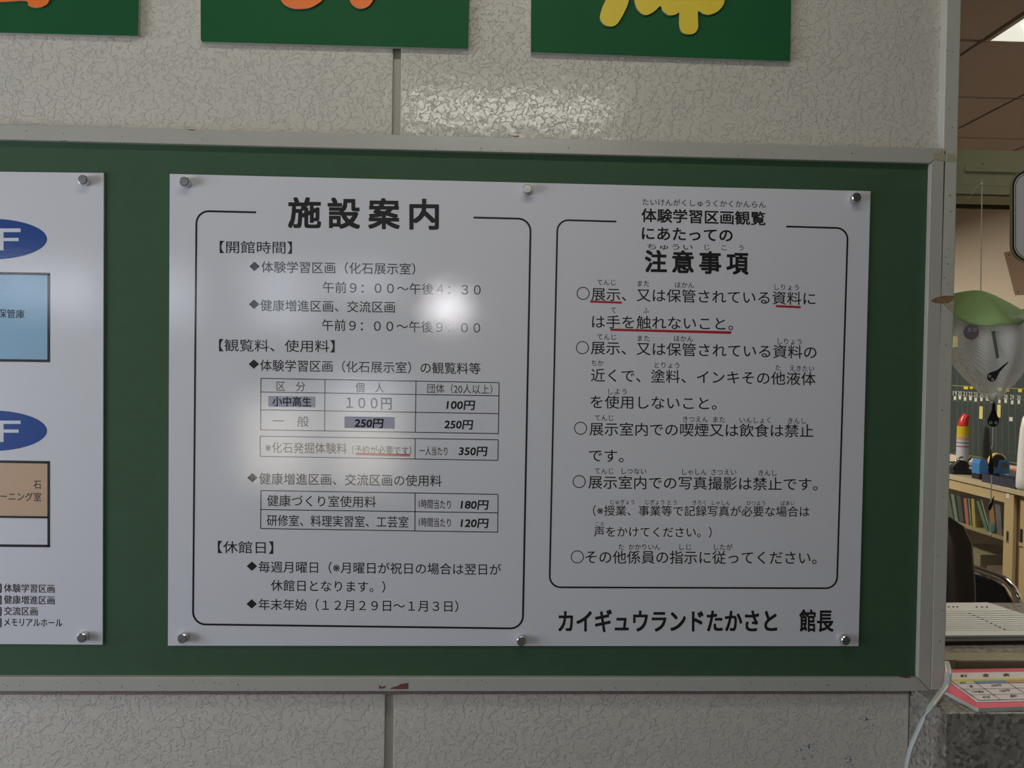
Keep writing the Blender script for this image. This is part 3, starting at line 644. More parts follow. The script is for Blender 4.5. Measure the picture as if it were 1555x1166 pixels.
# sliding window tracks
ytr = atZ(1500, 1015, CT).y; track = thing('window_track', 'olive metal sliding track running across the stone counter', 'window track')
zt = hit(1500, 1001.5, 1, ytr).z
obj('lower_rail', box(XJ-0.003, 2.19, ytr, ytr+0.028, CT, zt), m_olive, track, bevel=0.0008)
obj('front_face', box(atZ(1443.5, 1010, CT).x, 2.19, ytr-0.003, ytr-0.0002, CT, zt-0.001), m_olivedk if False else mat('olive_shaded', (0.17, 0.145, 0.085), 0.5), track)  # rail front: its shade against the upward face put into a darker olive
# transom bar
YTN = 0.085
tz1, tz0 = hit(1500, 228, 1, YTN).z, hit(1500, 294.5, 1, YTN).z
tb = thing('transom_bar', 'olive painted bar across the top of the reception opening', 'transom')
yb2 = atZ(1500, 317, tz0).y; yb1 = atZ(1500, 299, tz0).y; yb1b = atZ(1500, 311.5, tz0).y
obj('beam', box(XJ-0.003, 2.19, YTN, yb2, tz0+0.012, tz1), m_olive2, tb, bevel=0.001)
obj('track_wall', box(XJ-0.003, 2.19, YTN, YTN+0.003, tz0, tz0+0.012), m_olive2, tb)
obj('track_wall', box(XJ-0.003, 2.19, yb1, yb1b, tz0+0.001, tz0+0.0118), m_olive2, tb)
obj('track_wall', box(XJ-0.003, 2.19, yb2-0.004, yb2, tz0-0.001, tz0+0.0119), m_olivedk, tb)
obj('track_groove', box(XJ-0.003, 2.19, YTN+0.003, yb1, tz0+0.010, tz0+0.0119), m_olivedk, tb)
za, zb = hit(1500, 250.5, 1, YTN-0.004).z, hit(1500, 261, 1, YTN-0.004).z
obj('cover_strip', box(atY(1466.5, 255, YTN-0.004).x, 2.19, YTN-0.004, YTN-0.0001, zb, za), m_olive2, tb, bevel=0.001)
for px, py in ((1492, 249), (1519.5, 252.5)):
    p = atY(px, py, YTN); obj('screw', lathe([(0.0010, 0), (0.0010, -0.0008)], 8, axis='Y', org=(p.x, YTN, p.z)), m_spot, tb)
# rounded grey sign fixed to the transom
YR = YTN-0.0045
rs = thing('rounded_sign', 'grey sign with rounded corners and black double outline, cut off at the right edge', 'sign')
def rrect(x0, y0, x1, y1, r):
    out = []
    for cx, cy, a0 in ((x0+r, y0+r, math.pi), (x1-r, y0+r, 1.5*math.pi), (x1-r, y1-r, 0), (x0+r, y1-r, math.pi/2)):
        out += [(cx+r*math.cos(a0+math.pi/2*k/10), cy+r*math.sin(a0+math.pi/2*k/10)) for k in range(11)]
    return out
obj('plate', prism([atY(x, y, YR) for x, y in rrect(1535.6, 257, 1790, 398.5, 27)], (0, 0.0035, 0)), mat('sign_edge_yellow', (0.30, 0.30, 0.15), 0.4), rs)
def inset(i): return [atY(x, y, YR-0.0002*(i/2+1)) for x, y in rrect(1535.6+i, 257+i, 1790-i, 398.5-i, 27-i)]
obj('outline', prism(inset(2), (0, 0.0002, 0)), m_black, rs); obj('inner_band', prism(inset(4.6), (0, 0.0002, 0)), m_signface, rs)
obj('outline', prism(inset(6.2), (0, 0.0002, 0)), m_black, rs); obj('face', prism(inset(7.2), (0, 0.0002, 0)), m_signface, rs)
# ------------------------------------------------------------------ hanging frog-pond mobile
YM = 0.035
mob = thing('hanging_mobile', 'hanging mobile of green lily leaf, net bag and black tadpoles on a thread', 'mobile')
c = atY(1489, 443.5, YM)
pt = [(1491.5, 275), (1491, 300), (1490, 380), (1489.3, 443)]
obj('thread', tube([atY(x, y, YM) for x, y in pt], 0.0009, 6), m_thread, mob)
obj('thread_end', tube(smooth_path([atY(x, y, YTN-0.002 if False else YM) for x, y in ((1491, 277), (1484, 283), (1479, 290), (1475, 296), (1469, 301))]), 0.0004, 6), m_thread, mob)
bm = bmesh.new(); bmesh.ops.create_uvsphere(bm, u_segments=8, v_segments=6, radius=0.0018); bm.transform(Matrix.Translation(atY(1490.5, 279, YM)))
obj('knot', bm, m_white, mob)
obj('hook', tube([atY(1491.6, 272.5, YTN), atY(1491.6, 274.5, YM)], 0.0008, 6), m_white, mob)
# leaf: shallow cone with drooping scalloped rim
bm = bmesh.new(); RL = 0.062; rings = []; sg = 72
for i in range(9):
    s = i/8
    rg = []
    for k in range(sg):
        t = 2*math.pi*k/sg; fold = math.cos(5*t+0.4)
        r = RL*s*(1+0.03*fold*s); z = -0.026*s**1.4 + 0.025*s*math.sin(t) - 0.005*abs(math.sin(2.5*t+0.5))*s*s + 0.002
        rg.append(bm.verts.new((c.x+r*math.cos(t), c.y+r*math.sin(t)*0.72, c.z+z)))
    rings.append(rg)
for a, b in zip(rings[1:], rings[2:]):
    for k in range(sg): bm.faces.new((a[k], a[(k+1) % sg], b[(k+1) % sg], b[k]))
top = bm.verts.new((c.x, c.y, c.z+0.001))
for k in range(sg): bm.faces.new((top, rings[1][k], rings[1][(k+1) % sg]))
for v in rings[0]: bm.verts.remove(v)
bmesh.ops.recalc_face_normals(bm, faces=bm.faces)
lo = obj('lily_leaf', bm, m_leaf, mob, smooth=True)
sm = lo.modifiers.new('thick', 'SOLIDIFY'); sm.thickness = 0.0012
# net bag hanging below
tip = atY(1508, 612, YM); z_top = atY(1500, 480, YM).z
bm = bmesh.new(); rings = []; sg = 60
for i in range(13):
    s = i/12; z = z_top+(tip.z-z_top)*s
    cx = c.x+0.012+(tip.x-c.x-0.012)*s; rad = 0.068*math.sin(min(1.0, (1-s)*1.15)*math.pi/2)**0.9+0.002
    if s < 0.3: rad *= 0.82+0.6*s
    rings.append([bm.verts.new((cx+rad*(1+0.05*math.sin(7*t+3*s))*math.cos(t), YM+0.55*rad*(1+0.06*math.cos(9*t))*math.sin(t), z+0.002*math.sin(6*t)*(1-s))) for t in [2*math.pi*k/sg for k in range(sg)]])
for a, b in zip(rings, rings[1:]):
    for k in range(sg): bm.faces.new((a[k], a[(k+1) % sg], b[(k+1) % sg], b[k]))
bm.faces.new(rings[-1])
obj('net_bag', bm, m_net, mob, smooth=True)
bm = bmesh.new(); bmesh.ops.create_uvsphere(bm, u_segments=12, v_segments=8, radius=0.006); bm.transform(Matrix.Translation(atY(1508, 602, YM-0.006)) @ Matrix.Diagonal((1, 1, 1.2, 1)))
obj('bag_end', bm, mat('net_gathered', (0.58, 0.57, 0.50), 0.6), mob, smooth=True)
def tad(px, py, r, tx, ty, Y, wx=1.0, eyes=True):
    P2 = lambda x, y: atY(x, y, Y)
    b = Vector((px, py)); tl = Vector((tx, ty)); d = (tl-b).normalized(); n = Vector((-d.y, d.x)); L2 = (tl-b).length
    left, right = [], []
    prof = [(-1.0*r, 0.0), (-0.9*r, 0.45), (-0.6*r, 0.8), (-0.1*r, 1.0), (0.45*r, 0.93), (0.95*r, 0.7), (1.5*r, 0.45), (2.1*r, 0.28), (0.8*L2, 0.16), (L2, 0.06)]
    for u, w in prof:
        p = b+d*u; left.append(tuple(p+n*w*r*wx)); right.append(tuple(p-n*w*r*wx))
    pts = left+right[::-1][:-1]
    t = obj('tadpole', prism([P2(*q) for q in pts], (0, 0.0012, 0)), m_blackcard, mob)
    if eyes:
        for s in (-0.47, 0.47):
            e = b - d*0.25*r + n*s*r
            bm = bmesh.new(); ribbon(bm, [(e.x+0.22*r*math.cos(q), e.y+0.22*r*math.sin(q)) for q in [2*math.pi*k/14 for k in range(15)]], 0.10*r, lambda x, y: atY(x, y, Y-0.0002))
            o = obj('eye', fix(bm), mat('eye_white', (0.6, 0.6, 0.58), 0.6), t)
    return t
tad(1508.7, 639.5, 8.6, 1510.2, 601.5, YM)
tad(1506.5, 572.5, 7.0, 1531.5, 549.5, YM-0.040)
tad(1505.3, 712, 8.8, 1505, 681, YM, wx=0.45, eyes=False)
tad(1504.5, 769, 6.5, 1510, 753, YM, wx=0.35, eyes=False)
fr = atY(1476, 504, YM-0.039)
o = obj('frog_charm', lathe([(0.0105, 0), (0.011, 0.0008), (0.011, 0.0022), (0.0105, 0.003)], 24, axis='Y', org=fr), mat('muted_purple_card', (0.13, 0.10, 0.11), 0.8), mob)
for q in (1472.5, 1480.5):
    bm = bmesh.new(); ribbon(bm, [(q+2.2*math.cos(t), 500.5+2.2*math.sin(t)) for t in [2*math.pi*k/14 for k in range(15)]], 0.7, lambda x, y: atY(x, y, YM-0.0395)); obj('eye', fix(bm), MATS['eye_white'], o)
o = obj('card_strip', prism([atY(x, y, YM-0.036) for x, y in ((1506, 503), (1510.5, 502), (1517.5, 543), (1513.5, 544.5))], (0, 0.001, 0)), mat('grey_green_card', (0.09, 0.11, 0.10), 0.8), mob)
obj('thread', tube([atY(x, y, YM+0.001) for x, y in ((1508, 648), (1507, 676), (1505.6, 680), (1505.5, 735), (1505, 757), (1503, 778), (1504, 811))], 0.0009, 6), m_thread, mob)
bm = bmesh.new(); bmesh.ops.create_uvsphere(bm, u_segments=10, v_segments=7, radius=0.0022); bm.transform(Matrix.Translation(atY(1504, 812, YM)))
obj('bead', bm, mat('bead_pearl', (0.5, 0.48, 0.42), 0.25), mob, smooth=True)
# ------------------------------------------------------------------ papers on the counter, cable
cardt = 0.005; zc = CT+cardt
PK = lambda x, y: atZ(x, y, zc)
pc = thing('price_card', 'white price list on hot pink card lying on the stone counter', 'price card')
outer = [(1428, 1015.5), (1436, 1016.2), (1640, 1013), (1700, 1069.5), (1560, 1072.5), (1486, 1075.2), (1480, 1073), (1432, 1047.5), (1425, 1040)]
obj('pink_backing', prism([PK(*p) for p in outer], (0, 0, -cardt), m_side=1), [m_pinkcard, m_gedge], pc)
def flatpoly(pts, z, m, name, th=0.0004): return obj(name, prism([atZ(x, y, z) for x, y in pts], (0, 0, -th)), m, pc)
flatpoly([(1430, 1022), (1440, 1021.6), (1650, 1018.5), (1670, 1062.5), (1484, 1066), (1438, 1032.5), (1430, 1030)], zc+0.0005, m_pink2, 'paper_sheet')
flatpoly([(1441, 1031.5), (1640, 1027.5), (1643, 1031), (1449, 1035.3)], zc+0.0007, mat('yellow_ink', (0.50, 0.46, 0.05), 0.6), 'yellow_row', 0.0001)
flatpoly([(1478.5, 1033.8), (1524, 1032.6), (1531, 1036.4), (1484.5, 1037.4)], zc+0.0008, mat('blue_row_ink', (0.10, 0.19, 0.35), 0.6), 'blue_row', 0.0001)
flatpoly([(1524.5, 1032.6), (1580, 1031), (1590, 1035.5), (1531.5, 1036.4)], zc+0.0008, mat('orange_row_ink', (0.42, 0.22, 0.06), 0.6), 'orange_row', 0.0001)
PZ = lambda x, y: atZ(x, y, zc+0.0010)
bm = bmesh.new()
def R2(a, b, w=0.6): ribbon(bm, [a, b], w, PZ)
R2((1441, 1031.5), (1487, 1063.5)); R2((1478.5, 1034), (1519, 1061.8)); R2((1531.5, 1037), (1562, 1056)); R2((1449, 1038), (1590, 1035.5), 0.4); R2((1458, 1046.3), (1600, 1043.5), 0.4); R2((1472, 1055), (1600, 1052), 0.4); R2((1486.5, 1063.3), (1600, 1059.8))
for tx_, x0_, y_, x1_, em_ in (('料', 1458.5, 1026, 1469, 5.2), ('金', 1492, 1025.2, 1502, 5.2), ('表', 1523, 1024.6, 1533, 5.2), ('区分', 1458, 1036.5, 1467, 3.4), ('一般', 1467.5, 1042, 1477.5, 4), ('小中高生', 1475, 1050, 1494.5, 4), ('幼児', 1492, 1058, 1503.5, 4), ('250円', 1505, 1040.3, 1520, 4.2), ('100円', 1518, 1048.5, 1533, 4.4), ('無料', 1534, 1056.6, 1544, 4.4)):
    text_into(bm, tx_, x0_, y_, x1_, y_-0.3, em_, 0.012, PZ)
obj('lettering', fix(bm, Vector((0, 0, 1))), m_ink, pc)
# sign-in list on a clipboard
cb = thing('clipboard', 'dark clipboard holding a white ruled list on the counter behind the track', 'clipboard')
zq = CT+0.010
obj('backing', prism([atZ(x, y, CT+0.0065) for x, y in ((1405, 919), (1500, 916.5), (1675, 971), (1405, 974))], (0, 0, -0.0063)), m_black, cb)
obj('ruled_sheets', prism([atZ(x, y, zq) for x, y in ((1405, 915.5), (1499.5, 914.5), (1655, 963.5), (1405, 965))], (0, 0, -0.0034)), m_paper, cb)
PQ = lambda x, y: atZ(x, y, zq+0.0003)
bm = bmesh.new(); mln = mat('ruled_ink', (0.16, 0.16, 0.17), 0.7)
for k in range(10):
    y = 928+k*3.2; ribbon(bm, [(1420, y), (1500+(y-914)*3.1, y-0.4)], 0.35, PQ)
obj('ruled_lines', fix(bm, Vector((0, 0, 1))), mln, cb)
bm = bmesh.new()
for k in range(9):
    x = 1470+k*6.6; y = 930.5+k*3.0; poly(bm, [(x, y), (x+3.5, y), (x+4.5, y+1.3), (x+1, y+1.3)], PQ)
for x in (1439, 1446, 1452): poly(bm, [(x, 920.4), (x+3.2, 920.4), (x+3.4, 922.2), (x, 922.2)], PQ)
for x in (1481.5, 1489.5, 1497): poly(bm, [(x, 920.6), (x+3, 920.6), (x+3.4, 922.4), (x+0.4, 922.4)], PQ)
obj('written_entries', fix(bm, Vector((0, 0, 1))), m_spot, cb)
# flat white cable
cab = tag(obj('cable', tube(smooth_path([atY(1437, 1005, 0.03), atY(1440.5, 1020, -0.014), atY(1437, 1040, -0.030), atY(1427, 1054, -0.052), atY(1414, 1072, -0.085), atY(1402, 1092, -0.085), atY(1390, 1118, -0.085), atY(1381, 1142, -0.085), atY(1373, 1185, -0.085), atY(1366, 1260, -0.085)], 8), 0.0042, 10, rz=0.0018), m_cable, smooth=True), 'flat white cable hanging down over the front edge of the stone counter', 'cable')
# ------------------------------------------------------------------ office: blackboard on the side wall
XB = 2.985; PB = lambda x, y: atX(x, y, XB-0.001)
bb = thing('schedule_board', 'dark slate schedule board with numbered day columns on the office wall', 'blackboard')
pa, pb_ = atX(1549, 475, XB), atX(1500, 697.5, XB)
obj('slate', box(XB, 3.0, 2.0, 5.4, pb_.z, pa.z), m_slate, bb)
obj('top_rail', box(XB-0.01, 3.0, 2.0, 5.4, pa.z, pa.z+0.018), mat('green_rail', (0.03, 0.09, 0.06), 0.5), bb)
nums = [(19, 1450), (20, 1457.5), (21, 1465.3), (22, 1473.5), (23, 1481.6), (24, 1490.2), (25, 1499), (26, 1508.3), (27, 1517.4), (28, 1527), (29, 1536.8), (30, 1547), (31, 1557.5)]
NX = Vector((-1, 0, 0))
def yl(x, y0, y1): return y0+(y1-y0)*(x-1449)/106.0
bm = bmesh.new()
for n_, x in nums: 
    y = yl(x, 596.2, 603.8); text_into(bm, str(n_), x-2.9, y-0.3, x+2.9, y+0.2, 9.5, 0.0, PB)
obj('numerals', fix(bm, NX), m_num, bb)
bm = bmesh.new()
for (n_, x), (m_, x2) in zip(nums, nums[1:]):
    xm = (x+x2)/2; ribbon(bm, [(xm, 492), (xm-0.3, 690)], 0.45, PB)
for y0, y1 in ((600.5, 607.5), (608.3, 615.2)): ribbon(bm, [(1440, yl(1440, y0, y1)), (1570, yl(1570, y0, y1))], 0.5, PB)
obj('column_lines', fix(bm, NX), m_chalk, bb)
bm = bmesh.new(); ribbon(bm, [(1440, 585), (1570, 591.2)], 0.9, PB); ribbon(bm, [(1450, 688), (1570, 707.5)], 0.8, PB)
obj('tape_line', fix(bm, NX), m_chalkg, bb)
def tagq(x0, y0, x1, y1, m, label, cat, grp=None):
    a, b = atX(x0, y0, XB-0.004), atX(x1, y1, XB-0.004)
    return tag(obj(cat.replace(' ', '_'), box(XB-0.004, XB-0.0003, min(a.y, b.y), max(a.y, b.y), min(a.z, b.z), max(a.z, b.z)), m, bevel=0.0008), label, cat, grp)
nmnl = {19: 'nineteen', 20: 'twenty', 21: 'twenty-one', 22: 'twenty-two', 23: 'twenty-three', 24: 'twenty-four', 25: 'twenty-five', 26: 'twenty-six', 27: 'twenty-seven', 28: 'twenty-eight', 29: 'twenty-nine', 30: 'thirty'}
for n_, x in nums[:-1]:
    y = yl(x, 603.5, 611.5)+(0.8 if n_ % 2 else -0.5)
    if n_ == 25: y -= 2.5
    tagq(x-1.8, y-3, x+1.8, y+3, m_tagw, 'small white tag under the number %s on the slate board' % nmnl[n_], 'board tag', 'white tags under the numbers')
for x0_, y0_, x1_, y1_, lb in ((1463.5, 586.8, 1469.8, 591.2, 'leftmost, above number twenty-one'), (1472.8, 587.3, 1477.2, 590.6, 'narrower, above number twenty-two'), (1515.2, 589, 1521.8, 594, 'widest, above number twenty-seven'), (1527.2, 590, 1532.2, 594.8, 'above number twenty-eight'), (1546, 590.6, 1551.5, 595.6, 'rightmost, above number thirty')):
    tagq(x0_, y0_, x1_, y1_, m_tagy, 'small yellow tag '+lb+' of the slate board', 'board tag', 'yellow tags')
tagq(1487.3, 616.8, 1491.8, 636.2, m_tagc, 'cream name strip hanging left of the black tadpole on the slate board', 'name strip', 'cream name strips')
tagq(1514.3, 614.2, 1519, 634, m_tagc, 'cream name strip partly hidden behind the black tadpole on the slate board', 'name strip', 'cream name strips')
tagq(1532.5, 633, 1537.5, 639.8, m_tagw, 'lone white square tag low in column 29 of the slate board', 'board tag')
tagq(1521, 702, 1527, 707.5, m_tagy, 'yellow tag at the bottom edge of the slate board beside the tape dispenser', 'board tag')
tagq(1478, 701.5, 1486, 706, m_tagr, 'orange tag at the bottom edge of the slate board left of the tape dispenser', 'board tag')
tagq(1526, 709.3, 1533.5, 713, m_tagr, 'left orange tag low on the slate board near the white bag', 'board tag')
tagq(1535.5, 710.6, 1543.5, 714.5, m_tagr, 'right orange tag low on the slate board near the white bag', 'board tag')
tagq(1443, 511, 1454, 527, m_tagc, 'cream paper slip on the slate board behind the net bag', 'paper slip')
# pinned brown sheet on the side wall
a4 = [atX(x, y, 2.996) for x, y in ((1524.3, 383.5), (1575, 371), (1592, 446), (1541.2, 448))]
bs = thing('brown_paper', 'tilted brown sheet pinned to the office wall under the rounded sign', 'paper')
obj('sheet', prism(a4, (0.002, 0, 0)), m_brownp, bs)
for px, py in ((1532, 387), (1546, 443.5)):
    p = atX(px, py, 2.994); obj('pin', lathe([(0.004, 0), (0.003, -0.003)], 10, axis='X', org=p), m_spot, bs)
# ------------------------------------------------------------------ office cabinet along the side wall
XF = 2.60
za_ = atX(1445.4, 721.3, XF).z; zb_ = atX(1445.4, 727.8, XF).z
cabn = thing('cabinet', 'low tan wooden cabinet with sliding glass door along the office wall', 'cabinet')
Yn, Yf = 1.95, 5.2
obj('cabinet_top', box(XF-0.008, 2.984, Yn, Yf, zb_, za_), mat('cabinet_top_laminate', (0.40, 0.33, 0.24), 0.35), cabn, bevel=0.002)
sh_a = atX(1444.4, 789.6, XF+0.02).z; zopen = atX(1444, 742, XF).z
obj('back_panel', box(2.965, 2.98, Yn, Yf, 0.02, zb_), m_woodd, cabn)
obj('side_panel', box(XF+0.001, 2.965, Yn, Yn+0.02, 0.0, zb_), m_wood, cabn); obj('side_panel', box(XF+0.001, 2.965, Yf-0.02, Yf, 0.0, zb_), m_wood, cabn)
obj('bottom_panel', box(XF+0.03, 2.965, Yn+0.02, Yf-0.02, 0.06, 0.08), m_wood, cabn); obj('plinth', box(XF+0.04, 2.94, Yn+0.02, Yf-0.02, 0.0, 0.06), m_woodd, cabn)
obj('shelf', box(XF+0.02, 2.965, Yn+0.02, Yf-0.02, sh_a-0.018, sh_a), m_wood, cabn)
dl = obj('sliding_door', None or box(XF, XF+0.018, atX(1525, 770, XF).y, atX(1539.3, 770, XF).y, 0.08, zb_-0.002), m_wood, cabn)
def dbox(name, y0, y1, z0, z1, x0=XF, x1=XF+0.018, m=None, par=None): return obj(name, box(x0, x1, min(y0, y1), max(y0, y1), z0, z1), m or m_wood, par or cabn)
ys0 = atX(1525, 770, XF).y
dbox('door_rail', ys0+0.0005, 4.9, zopen, zb_-0.002, par=dl)
dbox('door_rail', ys0+0.0005, 4.9, 0.08, 0.13, par=dl)
dbox('door_rail', 4.901, 4.96, 0.08, zb_-0.002, par=dl)
dbox('glass_pane', ys0+0.0005, 4.9, 0.131, zopen-0.0005, XF+0.007, XF+0.010, m_glass, dl)
yh = atX(1530.2, 815, XF); dbox('door_pull', yh.y-0.008, yh.y+0.008, yh.z-0.03, yh.z+0.03, XF-0.0015, XF-0.0001, m_chrome, dl)
dbox('door_pull', yh.y-0.005, yh.y+0.005, yh.z-0.018, yh.z+0.024, XF-0.0022, XF-0.0016, m_black, dl)
yk = atX(1530.5, 752.5, XF); dbox('label_sticker', yk.y-0.012, yk.y+0.012, yk.z-0.012, yk.z+0.014, XF-0.001, XF-0.0001, m_tagw, dl)
d2 = obj('sliding_door', box(XF+0.022, XF+0.040, 1.97, atX(1539, 770, XF+0.022).y, 0.08, zb_-0.002), m_wood, cabn)
yh = atX(1551, 817, XF+0.022); dbox('door_pull', yh.y-0.008, yh.y+0.008, yh.z-0.045, yh.z+0.045, XF+0.0205, XF+0.0218, m_black, d2)
# folders and books leaning on the cabinet shelf
def book(pb, ptp, th, col, label, depth=0.22, xin=0.0, hmax=None):
    X = XF+0.03+xin; a = atX(pb[0], pb[1], X); b = atX(ptp[0], ptp[1], X)
    a.z = sh_a+0.001; b.z = min(b.z, zb_-0.03); hw = Vector((0, th/2, 0))
    pts = [a-hw, a+hw, b+hw, b-hw]
    return tag(obj('folder', prism(pts, (depth, 0, 0)), leafy('folder_'+label.split()[0]+label.split()[1], col)), label+' standing behind the cabinet glass', 'folder', 'folders on the cabinet shelf')
book((1445, 789), (1438, 748), 0.034, (0.10, 0.12, 0.11), 'dark grey folder at the left end of the row')
book((1452.5, 791), (1446, 750), 0.028, (0.16, 0.24, 0.21), 'grey green folder next to the dark one')
book((1460.5, 792.5), (1455, 752), 0.035, (0.045, 0.06, 0.06), 'black folder between green and pink ones')
book((1469, 795), (1465.5, 757), 0.026, (0.50, 0.13, 0.13), 'pink red folder')
book((1474.4, 796), (1471, 757), 0.010, (0.14, 0.30, 0.25), 'thin teal folder beside the pink red one')
book((1479.3, 796.5), (1477, 757), 0.024, (0.50, 0.33, 0.07), 'yellow ochre folder')
book((1498.5, 806), (1484.5, 761), 0.024, (0.10, 0.21, 0.16), 'green folder leaning steeply to the left')
book((1503.2, 807), (1489.5, 757), 0.008, (0.42, 0.38, 0.28), 'thin cream booklet leaning beside the steep green folder')
book((1509.5, 808), (1504.5, 763), 0.030, (0.38, 0.15, 0.06), 'rust orange folder')
book((1518.3, 810), (1514.5, 765), 0.038, (0.17, 0.13, 0.17), 'purple grey box file at the right end of the row')
# rounded teal case in front of the folders
p = atX(1505.5, 795, XF+0.022)
tag(obj('pencil_case', lathe([(0.022, 0), (0.026, 0.002), (0.026, 0.006), (0.022, 0.008)], 20, axis='X', org=(p.x-0.001, p.y, sh_a+0.028)), leafy('teal_plastic', (0.05, 0.16, 0.17))), 'round teal case leaning in front of the folders', 'case')
# paper piles on the lower level of the cabinet
def pile(pb0, pb1, ztop, h, m, label, n=4):
    t = thing('paper_pile', label, 'paper pile', 'paper piles at the bottom of the cabinet'); a = atX(*pb0, XF+0.04); b = atX(*pb1, XF+0.04)
    y0, y1 = sorted((a.y, b.y))
    for k in range(n):
        z0 = ztop-h+h*k/n; j = 0.012*math.sin(k*2.3+y0*7)
        obj('sheet_stack', box(XF+0.05+abs(j), 2.9, y0+j, y1+j, z0+0.0004, z0+h/n-0.0006), m[k % len(m)], t)
mp1, mp2, mp3 = leafy('pile_brown', (0.17, 0.105, 0.085)), leafy('pile_tan', (0.30, 0.25, 0.16)), leafy('pile_pink', (0.24, 0.16, 0.15))
zl = atX(1475, 838, XF+0.04).z
pile((1440, 830), (1486, 845), zl, zl-0.081, [mp2, mp1, mp2, mp3], 'tall pile of tan and brown papers at the bottom of the cabinet', 5)
zl2 = atX(1505, 862, XF+0.04).z
pile((1494, 850), (1523, 862), zl2, zl2-0.081, [mp1, mp3, mp2], 'lower pile of brown papers beside the door stile', 4)
# ------------------------------------------------------------------ things standing on the cabinet
zt_ = za_+0.0005
def on_top(px, py): return atZ(px, py, zt_)
# spray can
c0 = on_top(1461, 711); k = (c0-CAM).length/F*0.985
can = thing('spray_can', 'spray can with red nozzle and yellow collar on the cabinet', 'spray can')
hc = 70*k; r = 7.1*k
obj('can_body', lathe([(r*0.9, 0), (r, 0.004), (r, hc*0.60), (r*0.98, hc*0.61)], 24, org=c0), m_can, can, smooth=False)
obj('gold_band', lathe([(r*1.01, hc*0.53), (r*1.01, hc*0.60)], 24, org=c0), m_gold, can)
obj('collar', lathe([(r*0.97, hc*0.612), (r*0.97, hc*0.78), (r*0.85, hc*0.785)], 24, org=c0), m_yelcap, can)
obj('red_label_line', lathe([(r*1.005, hc*0.40), (r*1.005, hc*0.42)], 24, org=c0), m_red, can)
obj('blue_label_line', lathe([(r*1.005, hc*0.47), (r*1.005, hc*0.485)], 24, org=c0), m_blue, can)
nz = [c0+Vector((0, 0, hc*0.787)), c0+Vector((0.001, 0, hc*0.86)), c0+Vector((0.008, -0.002, hc*0.93)), c0+Vector((0.018, -0.004, hc*0.99))]
obj('nozzle', tube(smooth_path(nz, 5), [r*0.86-(r*0.25)*i/15 for i in range(16)], 14), m_rednoz, can, smooth=True)
# hole punch
c0 = on_top(1459.5, 719)
hp = thing('hole_punch', 'black desk hole punch with chrome levers on the cabinet at left', 'hole punch')
obj('base', prism([c0+Vector((x*k, y, 0.0)) for x, y in ((-15, -0.035), (12, -0.045), (17, -0.02), (17, 0.04), (-15, 0.05))], (0, 0, 5*k)), m_black, hp, bevel=0.003)
obj('frame', prism([c0+Vector((x*k, -0.02, z*k)) for x, z in ((-13, 5), (7, 5), (7, 12), (3, 16), (-5, 17), (-13, 9))], (0, 0.035, 0)), m_black, hp, bevel=0.002)
obj('lever', tube([c0+Vector((-15*k, -0.03, 12*k)), c0+Vector((-8*k, -0.03, 19*k)), c0+Vector((-3*k, -0.03, 21.5*k))], 0.006, 8), m_chrome, hp, smooth=True)
obj('lever', tube([c0+Vector((0*k, -0.02, 9*k)), c0+Vector((5*k, -0.02, 16*k)), c0+Vector((9*k, -0.02, 20*k))], 0.005, 8), m_black, hp, smooth=True)
# tape dispenser
c0 = on_top(1502, 727)
td = thing('tape_dispenser', 'blue tape dispenser with a yellow roll on the cabinet', 'tape dispenser')
obj('base', box(c0.x-16.5*k, c0.x+9*k, c0.y-0.03, c0.y+0.03, c0.z, c0.z+6.5*k), m_black, td, bevel=0.002)
pr = [(-16.5, 6.6), (19, 6.6), (19.5, 20), (17, 23), (7, 23), (4, 14), (-3, 11.5), (-7, 13), (-8, 23), (-15, 23.5), (-16.5, 18)]
bm = prism([c0+Vector((x*k, -0.03, z*k)) for x, z in pr], (0, 0.06, 0)); bmesh.ops.triangulate(bm, faces=[f for f in bm.faces if len(f.verts) > 4])
obj('body', bm, m_tblue, td)
rc = c0+Vector((6.5*k, -0.018, 21*k))
obj('tape_roll', lathe([(8.3*k, -0.008), (9.6*k, -0.008), (9.6*k, 0.014), (8.3*k, 0.014)], 28, axis='Y', org=rc), m_tapey, td)
obj('roll_core', lathe([(8.2*k, -0.0087), (8.2*k, 0.0147)], 28, axis='Y', org=rc), m_black, td)
obj('maker_sticker', box(c0.x+10*k, c0.x+17*k, c0.y-0.0312, c0.y-0.0301, c0.z+14*k, c0.z+20*k), leafy('sticker_brown', (0.10, 0.07, 0.05)), td)
# trays
def tray(px, py, w, d, h, m, label, zo=0.0):
    c = on_top(px, py); t = thing('letter_tray', label, 'tray'); x0_, x1_, y0_, y1_ = c.x-w/2, c.x+w/2, c.y-d/2, c.y+d/2; z0_ = c.z+zo
    obj('tray_floor', box(x0_, x1_, y0_, y1_, z0_, z0_+0.004), m, t)
    bm = bmesh.new()
    for a in ((x0_, x0_+0.003, y0_, y1_), (x1_-0.003, x1_, y0_, y1_), (x0_+0.003, x1_-0.003, y0_, y0_+0.003), (x0_+0.003, x1_-0.003, y1_-0.003, y1_)): box(a[0], a[1], a[2], a[3], z0_+0.0041, z0_+h, bm)
    obj('tray_wall', bm, m, t); return t, (x0_, x1_, y0_, y1_, z0_)
tray(1529, 737, 0.09, 0.24, 0.045, m_tray, 'navy blue tray on the front edge of the cabinet by the white bag')
tray(1534, 721, 0.12, 0.14, 0.028, m_grey, 'grey tray at the back of the cabinet by the white bag')
tray(1483, 712.5, 0.16, 0.40, 0.022, m_grey, 'shallow grey tray behind the tape dispenser')
